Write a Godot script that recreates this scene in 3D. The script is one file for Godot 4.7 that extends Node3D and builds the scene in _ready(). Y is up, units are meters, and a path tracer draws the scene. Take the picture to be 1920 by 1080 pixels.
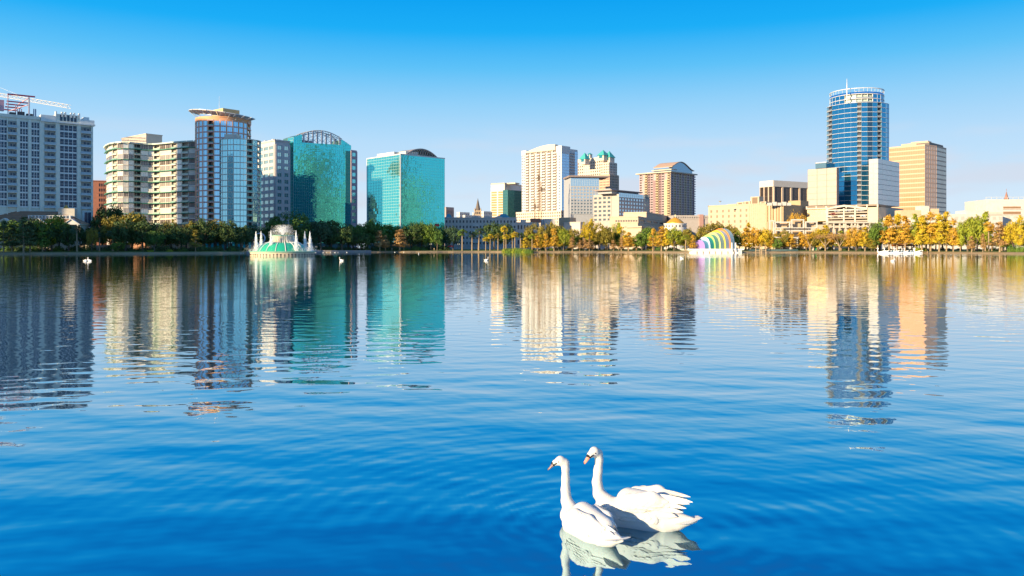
extends Node3D
# A city lake: two swans in front, a park shore with trees, a fountain and a band shell, and the downtown towers behind.
# The camera stands at (0, 2.5, 0) and looks towards -z. A picture position (px, py) of the 1920 x 1080 photograph gives a direction; depth comes from the shore or the storey heights.

const F := 1507.0      # focal length in photograph pixels
const EYE := 2.5       # height of the camera above the lake
const HZ := 465.0      # row of the horizon
const UP := Vector3.UP

var mats := {}
var used_names := {}
var unit_box: BoxMesh
var grain: NoiseTexture2D
var wobble: NoiseTexture2D
var down: NoiseTexture2D
var rng := RandomNumberGenerator.new()


func kx(px: float) -> float: return (px - 960.0) / F
func at(px: float, d: float, y := 0.0) -> Vector3: return Vector3(kx(px) * d, y, -d)
func hy(py: float, d: float) -> float: return EYE + (HZ - py) / F * d


# ---------------------------------------------------------------- mesh collector
class MB:
	var v := PackedVector3Array()
	var n := PackedVector3Array()
	var c := PackedColorArray()
	var uv := PackedVector2Array()
	var tint := Color.WHITE
	func tri(a: Vector3, b: Vector3, d: Vector3) -> void:  # counter-clockwise seen from outside
		var m := (b - a).cross(d - a).normalized()
		for p in [a, d, b]:
			v.append(p); n.append(m); c.append(tint); uv.append(Vector2(p.x, p.z))
	func quad(a: Vector3, b: Vector3, d: Vector3, e: Vector3) -> void:
		tri(a, b, d)
		tri(a, d, e)
	func box(o: Vector3, u: Vector3, w: Vector3, x0: float, x1: float, y0: float, y1: float, z0: float, z1: float) -> void:
		var p := []
		for z in [z0, z1]:
			for y in [y0, y1]:
				for x in [x0, x1]:
					p.append(o + u * x + Vector3.UP * y + w * z)
		quad(p[4], p[5], p[7], p[6]); quad(p[1], p[0], p[2], p[3]); quad(p[0], p[4], p[6], p[2])
		quad(p[5], p[1], p[3], p[7]); quad(p[6], p[7], p[3], p[2]); quad(p[0], p[1], p[5], p[4])
	func prism(pts: Array, y0: float, y1: float, cap := true) -> void:  # pts: convex footprint of Vector3, left - near - right - back
		var k := pts.size()
		for i in k:
			var a: Vector3 = pts[i]; var b: Vector3 = pts[(i + 1) % k]
			quad(Vector3(a.x, y0, a.z), Vector3(b.x, y0, b.z), Vector3(b.x, y1, b.z), Vector3(a.x, y1, a.z))
		if cap:
			for i in range(1, k - 1):
				tri(Vector3(pts[0].x, y1, pts[0].z), Vector3(pts[i].x, y1, pts[i].z), Vector3(pts[i + 1].x, y1, pts[i + 1].z))
	func profile(o: Vector3, u: Vector3, w: Vector3, pts: PackedVector2Array, z0: float, z1: float) -> void:  # a flat outline (x along u, y up) with thickness
		if not Geometry2D.is_polygon_clockwise(pts):
			pts = pts.duplicate()
		else:
			pts = pts.duplicate(); pts.reverse()
		var ix := Geometry2D.triangulate_polygon(pts)
		for i in range(0, ix.size(), 3):
			var t := [pts[ix[i]], pts[ix[i + 1]], pts[ix[i + 2]]]
			if (t[1] - t[0]).cross(t[2] - t[0]) < 0: t = [t[0], t[2], t[1]]
			var f := t.map(func(q): return o + u * q.x + Vector3.UP * q.y)
			tri(f[0] + w * z1, f[1] + w * z1, f[2] + w * z1)
			tri(f[0] + w * z0, f[2] + w * z0, f[1] + w * z0)
		for i in pts.size():
			var a: Vector2 = pts[i]; var b: Vector2 = pts[(i + 1) % pts.size()]
			var pa := o + u * a.x + Vector3.UP * a.y; var pb := o + u * b.x + Vector3.UP * b.y
			quad(pb + w * z1, pa + w * z1, pa + w * z0, pb + w * z0)
	func tube(pts: Array, radii: Array, seg := 8, closed := true) -> void:
		var rings := []
		var side := Vector3.ZERO
		for i in pts.size():
			var d: Vector3 = (pts[mini(i + 1, pts.size() - 1)] - pts[maxi(i - 1, 0)]).normalized()
			if side == Vector3.ZERO: side = d.cross(Vector3(0.3, 0.2, 0.9)).normalized()
			side = (side - d * side.dot(d)).normalized()
			var up := d.cross(side)
			var ring := []
			for j in seg:
				var a := TAU * j / seg
				ring.append([pts[i] + (side * cos(a) + up * sin(a)) * radii[i], side * cos(a) + up * sin(a)])
			rings.append(ring)
		for i in rings.size() - 1:
			for j in seg:
				var q := [rings[i][j], rings[i][(j + 1) % seg], rings[i + 1][(j + 1) % seg], rings[i + 1][j]]
				for t in [[0, 2, 1], [0, 3, 2]]:
					for k in t:
						v.append(q[k][0]); n.append(q[k][1]); c.append(tint); uv.append(Vector2(float(j) / seg, q[k][0].y))
		if closed:
			for e in [0, rings.size() - 1]:
				for j in range(1, seg - 1):
					var a: Vector3 = rings[e][0][0]; var b: Vector3 = rings[e][j][0]; var d: Vector3 = rings[e][j + 1][0]
					if e == 0: tri(a, d, b)
					else: tri(a, b, d)
	func lathe(o: Vector3, prof: Array, seg := 24) -> void:  # prof: [radius, y] from bottom to top, outside
		for i in prof.size() - 1:
			var r0: float = prof[i][0]; var y0: float = prof[i][1]; var r1: float = prof[i + 1][0]; var y1: float = prof[i + 1][1]
			var sl := Vector2(y1 - y0, r0 - r1).normalized()
			for j in seg:
				var a := TAU * j / seg; var b := TAU * (j + 1) / seg
				var pa := Vector3(cos(a), 0, -sin(a)); var pb := Vector3(cos(b), 0, -sin(b))
				var q := [[o + pa * r0 + Vector3.UP * y0, pa], [o + pb * r0 + Vector3.UP * y0, pb], [o + pb * r1 + Vector3.UP * y1, pb], [o + pa * r1 + Vector3.UP * y1, pa]]
				for t in [[0, 2, 1], [0, 3, 2]]:
					if q[t[0]][0].is_equal_approx(q[t[1]][0]) or q[t[1]][0].is_equal_approx(q[t[2]][0]): continue
					for k in t:
						v.append(q[k][0]); n.append((q[k][1] * sl.x + Vector3.UP * sl.y).normalized()); c.append(tint); uv.append(Vector2(float(j) / seg, q[k][0].y))
	func mesh() -> ArrayMesh:
		var arr := []
		arr.resize(Mesh.ARRAY_MAX)
		arr[Mesh.ARRAY_VERTEX] = v; arr[Mesh.ARRAY_NORMAL] = n; arr[Mesh.ARRAY_COLOR] = c; arr[Mesh.ARRAY_TEX_UV] = uv
		var m := ArrayMesh.new()
		m.add_surface_from_arrays(Mesh.PRIMITIVE_TRIANGLES, arr)
		return m


# ---------------------------------------------------------------- scene helpers
func numbered(called: String) -> String:
	if not used_names.has(called):
		used_names[called] = 0
		return called
	used_names[called] += 1
	return "%s_%03d" % [called, used_names[called]]

func tag(o: Node, label: String, category: String, group := "", kind := "") -> Node:
	if label: o.set_meta("label", label)
	if category: o.set_meta("category", category)
	if group: o.set_meta("group", group)
	if kind: o.set_meta("kind", kind)
	return o

func thing(called: String, label: String, category: String, pos := Vector3.ZERO, turn := 0.0, group := "") -> Node3D:
	var o := Node3D.new()
	o.name = numbered(called)
	add_child(o)
	o.position = pos
	o.rotation.y = turn
	tag(o, label, category, group)
	return o

func part(called: String, m: Mesh, material: Material, parent: Node, stuff := false) -> MeshInstance3D:
	var o := MeshInstance3D.new()
	o.name = numbered(called) if parent == self else called
	o.mesh = m
	o.material_override = material
	parent.add_child(o, true)
	if stuff: o.set_meta("kind", "stuff")
	return o

func put(called: String, mb: MB, material: Material, parent: Node, stuff := false) -> MeshInstance3D:
	return null if mb.v.is_empty() else part(called, mb.mesh(), material, parent, stuff)

func slab(called: String, material: Material, parent: Node3D, o: Vector3, u: Vector3, w: Vector3, x0: float, x1: float, y0: float, y1: float, z0: float, z1: float) -> MeshInstance3D:
	var p := part(called, unit_box, material, parent)
	var t := Transform3D(Basis(u * (x1 - x0), UP * (y1 - y0), w * (z1 - z0)), o + u * (x0 + x1) / 2 + UP * (y0 + y1) / 2 + w * (z0 + z1) / 2)
	p.transform = t   # things are built in world axes; seat() moves their base afterwards
	return p

func seat(o: Node3D, base: Vector3) -> Node3D:
	o.position = base
	for k in o.get_children(): k.position -= base
	return o

func structure(called: String, m: Mesh, material: Material) -> MeshInstance3D:
	var o := part(called, m, material, self)
	o.set_meta("kind", "structure")
	return o

# rgb are linear base colours
func mat(key: String, r: float, g: float, b: float, rough := 0.8, metal := 0.0, grained := true) -> StandardMaterial3D:
	if mats.has(key): return mats[key]
	var m := StandardMaterial3D.new()
	m.resource_name = key
	m.albedo_color = Color(r, g, b).linear_to_srgb()
	m.roughness = rough
	m.metallic = metal
	if grained:
		m.albedo_texture = grain
		m.uv1_triplanar = true
		m.uv1_world_triplanar = true
		m.uv1_scale = Vector3.ONE * 0.043
	mats[key] = m
	return m

func glass(key: String, r: float, g: float, b: float, metal := 0.75, rough := 0.06, bend := 0.0) -> StandardMaterial3D:
	if mats.has(key): return mats[key]
	var m := mat(key, r, g, b, rough, metal, false)
	m.metallic_specular = 0.6
	if bend > 0.0:
		m.normal_enabled = true
		m.normal_texture = wobble
		m.normal_scale = bend
		m.uv1_triplanar = true
		m.uv1_world_triplanar = true
		m.uv1_scale = Vector3.ONE * 0.07
	return m

func leaf_mat(key: String, r: float, g: float, b: float) -> StandardMaterial3D:
	if mats.has(key): return mats[key]
	var m := mat(key, r, g, b, 0.75, 0.0, false)
	m.vertex_color_use_as_albedo = true
	m.backlight_enabled = true
	m.backlight = Color(0.55, 0.55, 0.4)
	m.cull_mode = BaseMaterial3D.CULL_DISABLED
	return m


func make_textures() -> void:
	unit_box = BoxMesh.new()
	grain = NoiseTexture2D.new()
	grain.width = 512; grain.height = 512; grain.seamless = true
	var n := FastNoiseLite.new()
	n.seed = 4; n.frequency = 0.018; n.fractal_octaves = 5; n.fractal_gain = 0.62
	grain.noise = n
	var ramp := Gradient.new()
	ramp.set_color(0, Color(0.91, 0.90, 0.89)); ramp.set_color(1, Color(1, 1, 1))
	ramp.add_point(0.45, Color(0.97, 0.97, 0.965))
	grain.color_ramp = ramp
	wobble = NoiseTexture2D.new()
	wobble.width = 512; wobble.height = 512; wobble.seamless = true
	var w := FastNoiseLite.new()
	w.seed = 9; w.frequency = 0.02; w.fractal_octaves = 3
	wobble.noise = w
	wobble.as_normal_map = true
	wobble.bump_strength = 6.0
	down = NoiseTexture2D.new()
	down.width = 256; down.height = 256; down.seamless = true
	var f := FastNoiseLite.new()
	f.seed = 2; f.frequency = 0.06; f.fractal_octaves = 4
	down.noise = f
	down.as_normal_map = true
	down.bump_strength = 3.0


# ---------------------------------------------------------------- air and light
func sky_texture() -> ImageTexture:
	var w := 1536; var h := 768
	var im := Image.create(w, h, false, Image.FORMAT_RGBF)
	var stops := [[0.0, 0.6481, 0.7593, 0.8611], [3.0, 0.5926, 0.7315, 0.8611], [7.4, 0.4259, 0.6481, 0.8611], [10.0, 0.2685, 0.5741, 0.8519], [12.5, 0.1019, 0.4815, 0.8426], [15.0, 0.0111, 0.3796, 0.8333], [17.5, 0.0037, 0.3194, 0.7963], [22.0, 0.0028, 0.2176, 0.6481], [28.0, 0.0185, 0.1852, 0.5556], [40.0, 0.0926, 0.2407, 0.5556], [90.0, 0.1296, 0.2778, 0.5741]]
	var n := FastNoiseLite.new()
	n.seed = 21; n.frequency = 1.6; n.fractal_octaves = 5
	for y in h:
		var e := 90.0 - (y + 0.5) / h * 180.0
		var a := maxf(e, 0.0)
		var col := Color.BLACK
		for i in stops.size() - 1:
			if a >= stops[i][0] and a <= stops[i + 1][0]:
				var t: float = (a - stops[i][0]) / (stops[i + 1][0] - stops[i][0])
				col = Color(lerpf(stops[i][1], stops[i + 1][1], t), lerpf(stops[i][2], stops[i + 1][2], t), lerpf(stops[i][3], stops[i + 1][3], t))
		var band := smoothstep(9.5, 4.0, a) if e > 0.0 else 0.0
		for x in w:
			var c := col
			if band > 0.0:
				var az := TAU * x / w
				var q := n.get_noise_3d(cos(az) * 2.2, a * 0.32, sin(az) * 2.2) + 0.35 * n.get_noise_3d(cos(az) * 7.0 + 9.0, a * 1.1, sin(az) * 7.0)
				c = col.lerp(Color(0.60, 0.65, 0.75), band * smoothstep(-0.05, 0.40, q) * 0.75)
			im.set_pixel(x, y, c)
	return ImageTexture.create_from_image(im)


func make_air() -> void:
	var cam := Camera3D.new()
	cam.name = "camera"
	add_child(cam)
	cam.position = Vector3(0, EYE, 0)
	cam.near = 0.1
	cam.far = 12000.0
	cam.projection = Camera3D.PROJECTION_FRUSTUM          # a shifted lens: walls stay upright
	cam.size = 0.1 * 1080.0 / F
	cam.frustum_offset = Vector2(0, -(540.0 - HZ) / F * 0.1)
	cam.current = true
	var env := Environment.new()
	env.tonemap_mode = Environment.TONE_MAPPER_LINEAR
	env.tonemap_exposure = 1.95
	env.background_mode = Environment.BG_SKY
	env.sky = Sky.new()
	var p := PanoramaSkyMaterial.new()
	p.panorama = sky_texture()
	env.sky.sky_material = p
	env.background_energy_multiplier = 0.575
	env.sdfgi_enabled = true
	env.ssao_enabled = true
	env.ssil_enabled = true
	var we := WorldEnvironment.new()
	we.name = "air"
	we.environment = env
	add_child(we)
	var sun := DirectionalLight3D.new()
	sun.name = "sun"
	add_child(sun)
	sun.light_color = Color(1.0, 0.89, 0.71)
	sun.light_energy = 1.6
	sun.light_angular_distance = 0.55
	sun.shadow_enabled = true
	sun.look_at_from_position(Vector3.ZERO, -Vector3(-0.745, 0.27, 0.667).normalized(), UP)


# ---------------------------------------------------------------- lake and ground
const SHORE := [[-200, 300], [0, 314], [250, 325], [400, 350], [500, 385], [600, 430], [750, 462], [900, 475], [1000, 455], [1150, 458], [1300, 408], [1400, 420], [1500, 414], [1650, 385], [1750, 372], [1850, 345], [1920, 325], [2120, 300]]

func shore(px: float) -> float:
	for i in SHORE.size() - 1:
		if px <= SHORE[i + 1][0]:
			var t: float = clampf((px - SHORE[i][0]) / (SHORE[i + 1][0] - SHORE[i][0]), 0, 1)
			return lerpf(SHORE[i][1], SHORE[i + 1][1], t * t * (3 - 2 * t))
	return 300.0

func ground_y(behind: float) -> float:  # height of the park lawn, metres behind the waterline
	return lerpf(0.0, 0.75, clampf(behind / 3.0, 0, 1)) + clampf((behind - 3.0) / 40.0, 0, 1) * 1.0

func make_land() -> void:
	var rim := []
	for px in range(-200, 2121, 10):
		var d := shore(px) + 0.8 * sin(px * 0.13) + 0.5 * sin(px * 0.41 + 2.0)
		rim.append(at(px, d))
	rim.append_array([Vector3(250, 0, -260), Vector3(235, 0, -180), Vector3(180, 0, -90), Vector3(95, 0, -25), Vector3(30, 0, 4.5), Vector3(-30, 0, 4.5), Vector3(-95, 0, -25), Vector3(-180, 0, -90), Vector3(-235, 0, -180), Vector3(-245, 0, -250)])
	var mid := Vector3(0, 0, -220)
	var outs := [[0.0, -0.35], [1.2, 0.25], [3.0, 0.75], [9.0, 0.95], [43.0, 1.75], [400.0, 2.0], [8000.0, 2.0]]
	var bank := MB.new(); var lawn := MB.new(); var back := MB.new()
	var k := rim.size()
	for i in k:
		var a: Vector3 = rim[i]; var b: Vector3 = rim[(i + 1) % k]
		var da := (a - mid).normalized(); var db := (b - mid).normalized()
		for j in outs.size() - 1:
			var mb: MB = bank if j < 2 else (lawn if j < 4 else back)
			mb.quad(b + db * outs[j][0] + UP * outs[j][1], a + da * outs[j][0] + UP * outs[j][1], a + da * outs[j + 1][0] + UP * outs[j + 1][1], b + db * outs[j + 1][0] + UP * outs[j + 1][1])
	structure("lake_bank", bank.mesh(), mat("bank_soil", 0.30, 0.22, 0.13, 0.95))
	structure("park_lawn", lawn.mesh(), mat("lawn_grass", 0.11, 0.16, 0.025, 0.95))
	structure("city_ground", back.mesh(), mat("city_ground", 0.16, 0.15, 0.13, 0.95))


func ripple_map() -> ImageTexture:  # slopes of a calm lake, tileable over 16 m
	var s := 704
	var waves := []
	rng.seed = 77
	for i in 44:
		var lam: float = lerpf(0.12, 1.1, pow(rng.randf(), 1.4))
		var dir := rng.randfn(-1.42, 0.55)
		var kxx := roundi(16.0 / lam * cos(dir)); var kyy := roundi(16.0 / lam * sin(dir))
		if kxx == 0 and kyy == 0: continue
		waves.append([kxx, kyy, rng.randf() * TAU, pow(lam, 0.35) * rng.randf_range(0.6, 1.2)])
	var sx := PackedFloat32Array(); var sy := PackedFloat32Array()
	sx.resize(s * s); sy.resize(s * s)
	var total := 0.0
	for wv in waves:
		var l := Vector2(wv[0], wv[1]).normalized()
		var ux := PackedFloat32Array(); var uc := PackedFloat32Array()
		for x in s:
			ux.append(sin(TAU * wv[0] * x / s + wv[2])); uc.append(cos(TAU * wv[0] * x / s + wv[2]))
		for y in s:
			var cy = cos(TAU * wv[1] * y / s) * wv[3]; var syy = sin(TAU * wv[1] * y / s) * wv[3]
			var row := y * s
			for x in s:
				var q = uc[x] * cy - ux[x] * syy
				sx[row + x] += q * l.x
				sy[row + x] += q * l.y
		total += wv[3] * wv[3] * 0.5
	var k := 0.32 / sqrt(total)
	var im := Image.create(s, s, false, Image.FORMAT_RGB8)
	for y in s:
		for x in s:
			var nn := Vector3(-sx[y * s + x] * k, -sy[y * s + x] * k, 1.0).normalized()
			im.set_pixel(x, y, Color(nn.x * 0.5 + 0.5, -nn.y * 0.5 + 0.5, nn.z * 0.5 + 0.5))
	return ImageTexture.create_from_image(im)


func make_water() -> void:
	# near the swans the swell and their rings are real relief; farther out the slopes are a relief texture
	var x0 := -9.0; var x1 := 9.0; var z0 := -20.0; var z1 := -4.0
	var cell := 0.05
	var nx := int((x1 - x0) / cell); var nz := int((z1 - z0) / cell)
	rng.seed = 5
	var waves := []
	for i in 22:
		var lam := rng.randf_range(0.55, 3.4)
		var dir := rng.randfn(-1.35, 0.6)
		waves.append([cos(dir) * TAU / lam, sin(dir) * TAU / lam, rng.randf() * TAU, 0.0032 * lam / TAU * rng.randf_range(0.5, 1.3)])
	var rings := [[Vector2(1.36, -7.12), 0.0020, 0.24, 2.6], [Vector2(0.78, -6.85), 0.0014, 0.24, 1.6], [Vector2(0.45, -7.3), 0.003, 0.16, 0.5]]
	var v := PackedVector3Array(); var n := PackedVector3Array(); var uv := PackedVector2Array(); var ix := PackedInt32Array()
	for j in nz + 1:
		for i in nx + 1:
			var x := x0 + i * cell; var z := z0 + j * cell
			var fade := smoothstep(0.0, 2.5, minf(minf(x - x0, x1 - x), minf((z - z0) * 0.45, z1 - z)))
			var y := 0.0; var gx := 0.0; var gz := 0.0
			for w in waves:
				var ph: float = w[0] * x + w[1] * z + w[2]
				y += w[3] * sin(ph)
				var cc: float = w[3] * cos(ph)
				gx += cc * w[0]; gz += cc * w[1]
			for r in rings:
				var d = Vector2(x, z) - r[0]
				var l := maxf(d.length(), 0.05)
				var amp: float = r[1] * exp(-l / r[3]) * smoothstep(0.1, 0.4, l) * (0.55 + 0.45 * sin(d.angle() * 2.0 + 1.0))
				var kk: float = TAU / r[2]
				y += amp * sin(kk * l)
				gx += amp * kk * cos(kk * l) * d.x / l; gz += amp * kk * cos(kk * l) * d.y / l
			v.append(Vector3(x, y * fade, z)); n.append(Vector3(-gx * fade, 1, -gz * fade).normalized()); uv.append(Vector2(x, z) / 16.0)
	for j in nz:
		for i in nx:
			var a := j * (nx + 1) + i
			ix.append_array([a, a + 1, a + nx + 2, a, a + nx + 2, a + nx + 1])
	var big := 900.0
	for r in [[-big, x0, -big, 40.0], [x1, big, -big, 40.0], [x0, x1, -big, z0], [x0, x1, z1, 40.0]]:
		var b := v.size()
		for p in [[r[0], r[2]], [r[1], r[2]], [r[1], r[3]], [r[0], r[3]]]:
			v.append(Vector3(p[0], 0, p[1])); n.append(UP); uv.append(Vector2(p[0], p[1]) / 16.0)
		ix.append_array([b, b + 1, b + 2, b, b + 2, b + 3])
	var arr := []
	arr.resize(Mesh.ARRAY_MAX)
	arr[Mesh.ARRAY_VERTEX] = v; arr[Mesh.ARRAY_NORMAL] = n; arr[Mesh.ARRAY_TEX_UV] = uv; arr[Mesh.ARRAY_INDEX] = ix
	var m := ArrayMesh.new()
	m.add_surface_from_arrays(Mesh.PRIMITIVE_TRIANGLES, arr)
	var w := mat("lake_water", 0.33, 0.49, 0.57, 0.02, 1.0, false)
	w.metallic_specular = 0.7
	w.normal_enabled = true
	w.normal_texture = ripple_map()
	w.normal_scale = 0.034
	structure("lake_water", m, w)


# ---------------------------------------------------------------- trees
var crowns := {}    # kind -> list of [crown mesh, trunk mesh]; all made for height 1 x radius 1 = 10 m tall, then scaled

func leaf(mb: MB, p: Vector3, size: float, out: Vector3, shade: float) -> void:
	var nrm := (out + Vector3(rng.randf_range(-1, 1), rng.randf_range(-0.6, 1.1), rng.randf_range(-1, 1)) * 0.75).normalized()
	var a := nrm.cross(Vector3(rng.randf_range(-1, 1), rng.randf_range(-1, 1), rng.randf_range(-1, 1))).normalized() * size
	var b := nrm.cross(a) * rng.randf_range(0.5, 0.9)
	mb.tint = Color(shade * rng.randf_range(0.85, 1.1), shade, shade * rng.randf_range(0.7, 1.1))
	var f := mb.v.size()
	mb.tri(p - a, p + a, p + b * 0.8)
	mb.tri(p + a, p - a, p - b * 0.8)
	for i in range(f, mb.v.size()): mb.n[i] = nrm

func make_crown(kind: String, variant: int) -> Array:
	rng.seed = hash(kind) % 10000 + variant * 31
	var mb := MB.new(); var wood := MB.new()
	match kind:
		"oak":   # broad rounded crown, 10 m tall, 5 m radius
			var tops := []
			for i in 5:
				var a := TAU * i / 5.0 + rng.randf() * 0.8
				tops.append(Vector3(cos(a) * 2.6, 6.0 + rng.randf() * 1.6, sin(a) * 2.6))
			wood.tube([Vector3(0, -0.6, 0), Vector3(0.05, 1.2, 0), Vector3(0.1, 2.8, 0.1)], [0.42, 0.33, 0.27], 7)
			for t in tops: wood.tube([Vector3(0.1, 2.5, 0.1), Vector3(t.x * 0.5, 4.4, t.z * 0.5), t], [0.2, 0.13, 0.05], 5)
			for k in 44:
				var a := rng.randf() * TAU
				var rr := sqrt(rng.randf()) * 4.1
				var lift := sqrt(maxf(0.0, 1.0 - pow(rr / 5.2, 2.0)))
				var cy := 4.3 + lift * rng.randf_range(-1.8, 4.6)
				var cr := rng.randf_range(0.85, 1.6)
				var cen := Vector3(cos(a) * rr, cy, sin(a) * rr)
				var sh := rng.randf_range(0.62, 1.0)
				for i in 62:
					var d := Vector3(rng.randfn(), rng.randfn() * 0.8, rng.randfn()).normalized()
					leaf(mb, cen + d * cr * pow(rng.randf(), 0.35), rng.randf_range(0.2, 0.4), d, sh * rng.randf_range(0.8, 1.1))
		"cypress":   # pointed, feathery, 10 m tall, 2.4 m radius
			wood.tube([Vector3(0, -0.6, 0), Vector3(0, 0.5, 0), Vector3(0.05, 4, 0), Vector3(0, 9.4, 0)], [0.34, 0.2, 0.13, 0.03], 6)
			for k in 60:
				var y := 2.0 + 7.6 * pow(rng.randf(), 1.25)
				var reach := 2.4 * pow(maxf(1.0 - (y - 2.0) / 8.0, 0.02), 0.6) * rng.randf_range(0.55, 1.1)
				var a := rng.randf() * TAU
				var tip := Vector3(cos(a) * reach, y + reach * 0.22, sin(a) * reach)
				wood.tube([Vector3(0, y - 0.2, 0), tip], [0.05, 0.015], 3, false)
				var sh := rng.randf_range(0.65, 1.0)
				for i in 34:
					var t := pow(rng.randf(), 0.6)
					var p := Vector3(0, y, 0).lerp(tip, t) + Vector3(rng.randfn(), rng.randfn() * 0.8, rng.randfn()) * 0.22
					leaf(mb, p, rng.randf_range(0.12, 0.27), Vector3(cos(a), 0.4, sin(a)), sh * rng.randf_range(0.8, 1.1))
		"spread":   # flat umbrella of fine twigs, 10 m tall, 5.5 m radius
			for s in 4:
				var a := TAU * s / 4.0 + 0.4
				wood.tube([Vector3(0, -0.6, 0), Vector3(0.1, 2.4, 0.0), Vector3(cos(a) * 2, 5.4, sin(a) * 2), Vector3(cos(a) * 3.7, 7.8, sin(a) * 3.7)], [0.4, 0.3, 0.15, 0.04], 6)
			for k in 44:
				var a := rng.randf() * TAU
				var rr := sqrt(rng.randf()) * 5.0
				var cen := Vector3(cos(a) * rr, 7.0 + 2.3 * sqrt(maxf(0.0, 1 - pow(rr / 5.6, 2))) * rng.randf_range(0.1, 1.0) - rr * 0.18, sin(a) * rr)
				var sh := rng.randf_range(0.65, 1.0)
				for i in 34:
					var d := Vector3(rng.randfn(), rng.randfn() * 0.5, rng.randfn())
					leaf(mb, cen + d * 0.62, rng.randf_range(0.12, 0.26), d.normalized() * 0.6 + UP * 0.4, sh * rng.randf_range(0.8, 1.1))
		"palm":   # cabbage palm, 10 m tall, 2.2 m radius
			var lean := rng.randf_range(-0.4, 0.4)
			wood.tube([Vector3(0, -0.6, 0), Vector3(lean * 0.2, 3, 0), Vector3(lean * 0.6, 6, 0), Vector3(lean, 8.3, 0)], [0.26, 0.2, 0.18, 0.2], 7)
			var hub := Vector3(lean, 8.3, 0)
			for k in 34:
				var a := rng.randf() * TAU
				var el := rng.randf_range(-0.9, 1.35)
				var dir := Vector3(cos(a) * cos(el), sin(el), sin(a) * cos(el))
				var side := dir.cross(UP).normalized()
				var len := rng.randf_range(1.5, 2.1)
				var sh := rng.randf_range(0.6, 1.0)
				for i in 9:   # a fan of blades at the end of each stalk
					var t := (i - 4) / 4.0
					var root := hub + dir * len * 0.42
					var tip := hub + dir * len * (1.0 - 0.25 * absf(t)) + side * t * 0.85 * len * 0.62 - UP * (0.22 * len * absf(t) + 0.18 * len * cos(el))
					mb.tint = Color(sh * rng.randf_range(0.85, 1.05), sh, sh * 0.9)
					var wd := side * 0.09 + UP * 0.07
					mb.tri(root - wd * 0.5, tip, root + wd * 0.5)
					mb.tri(root + (tip - root) * 0.5 - wd, tip, root + (tip - root) * 0.5 + wd)
				mb.tint = Color(sh * 0.8, sh * 0.8, sh * 0.6)
				mb.tube([hub, hub + dir * len * 0.45], [0.035, 0.02], 3, false)
		"bush":   # a mound of big leaves, 2 m tall, 2 m radius
			wood.tube([Vector3(0, -0.2, 0), Vector3(0, 0.9, 0)], [0.08, 0.04], 4)
			for k in 700:
				var d := Vector3(rng.randfn(), absf(rng.randfn()) * 0.9, rng.randfn()).normalized()
				var p := Vector3(d.x * 1.9, d.y * 1.8, d.z * 1.9) * pow(rng.randf(), 0.2) * (0.86 + 0.14 * sin(d.x * 7 + variant) * sin(d.z * 6))
				leaf(mb, p, rng.randf_range(0.09, 0.22), d, rng.randf_range(0.6, 1.05))
	return [mb.mesh(), wood.mesh()]

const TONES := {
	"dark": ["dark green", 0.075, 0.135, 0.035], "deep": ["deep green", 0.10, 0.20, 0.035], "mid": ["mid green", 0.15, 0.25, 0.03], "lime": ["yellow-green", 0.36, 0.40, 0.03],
	"olive": ["olive gold", 0.32, 0.26, 0.035], "gold": ["golden yellow", 0.70, 0.50, 0.025], "orange": ["orange gold", 0.72, 0.41, 0.04], "brown": ["rusty brown", 0.52, 0.30, 0.12], "pale": ["pale feathery green", 0.12, 0.17, 0.06], "blue": ["blue-green", 0.07, 0.14, 0.07]}  # golden and orange leaves; the warm sunlight is put into these colours too
const KINDS := {"oak": ["oak_tree", "tree", "broad oak"], "cypress": ["cypress_tree", "tree", "pointed cypress"], "spread": ["spreading_tree", "tree", "flat-topped tree"], "palm": ["palm_tree", "palm", "cabbage palm"], "bush": ["shrub", "shrub", "leafy shrub"]}
const ZONES := [[182, "below the brown-roofed townhouses"], [300, "right of the townhouses"], [478, "before the curved condominium"], [570, "behind the green fountain"], [690, "below the teal tower with the truss arch"], [838, "below the teal glass block"], [1000, "beside the leafy islet"], [1100, "before the white tower's garage"], [1200, "before the beige civic hall"], [1300, "between the gold dome and the band shell"], [1390, "behind the rainbow band shell"], [1510, "before the cream building"], [1640, "below the blue tower's parking garage"], [1740, "behind the swan boats"], [2300, "before the white hospital block"]]

func zone(px: float) -> String:
	for z in ZONES:
		if px < z[0]: return z[1]
	return ZONES[-1][1]

func plant(kind: String, tone: String, px: float, top: float, width: float, behind := 6.0, base_low := 0.0) -> void:
	var d := shore(px) + behind
	var gy := ground_y(behind)
	var h := maxf(hy(top, d) - gy, 0.8)
	var r := width / F * d * 0.5
	var unit_h := 2.0 if kind == "bush" else (9.2 if kind == "oak" else 10.0)
	var unit_r: float = {"oak": 5.0, "cypress": 2.3, "spread": 5.4, "palm": 2.0, "bush": 2.0}[kind]
	var size := "tall" if h > 15.0 else ("mid-sized" if h > 8.5 else "low")
	var where := " by the water " if behind < 9.0 else (" on the lawn " if behind < 24.0 else " set back ")
	var label: String = "%s %s %s%s%s" % [size, TONES[tone][1 - 1], KINDS[kind][2], where, zone(px)]
	var o := thing(KINDS[kind][0], label, KINDS[kind][1], at(px, d, gy), rng.randf() * TAU, label)
	var list: Array = crowns[kind]
	var pick: Array = list[rng.randi() % list.size()]
	o.scale = Vector3(r / unit_r, h / unit_h, r / unit_r)
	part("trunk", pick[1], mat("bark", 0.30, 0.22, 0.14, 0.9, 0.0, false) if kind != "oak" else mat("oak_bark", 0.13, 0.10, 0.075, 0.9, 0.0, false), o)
	part("crown", pick[0], leaf_mat("leaf_" + tone, TONES[tone][1], TONES[tone][2], TONES[tone][3]), o)

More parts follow.
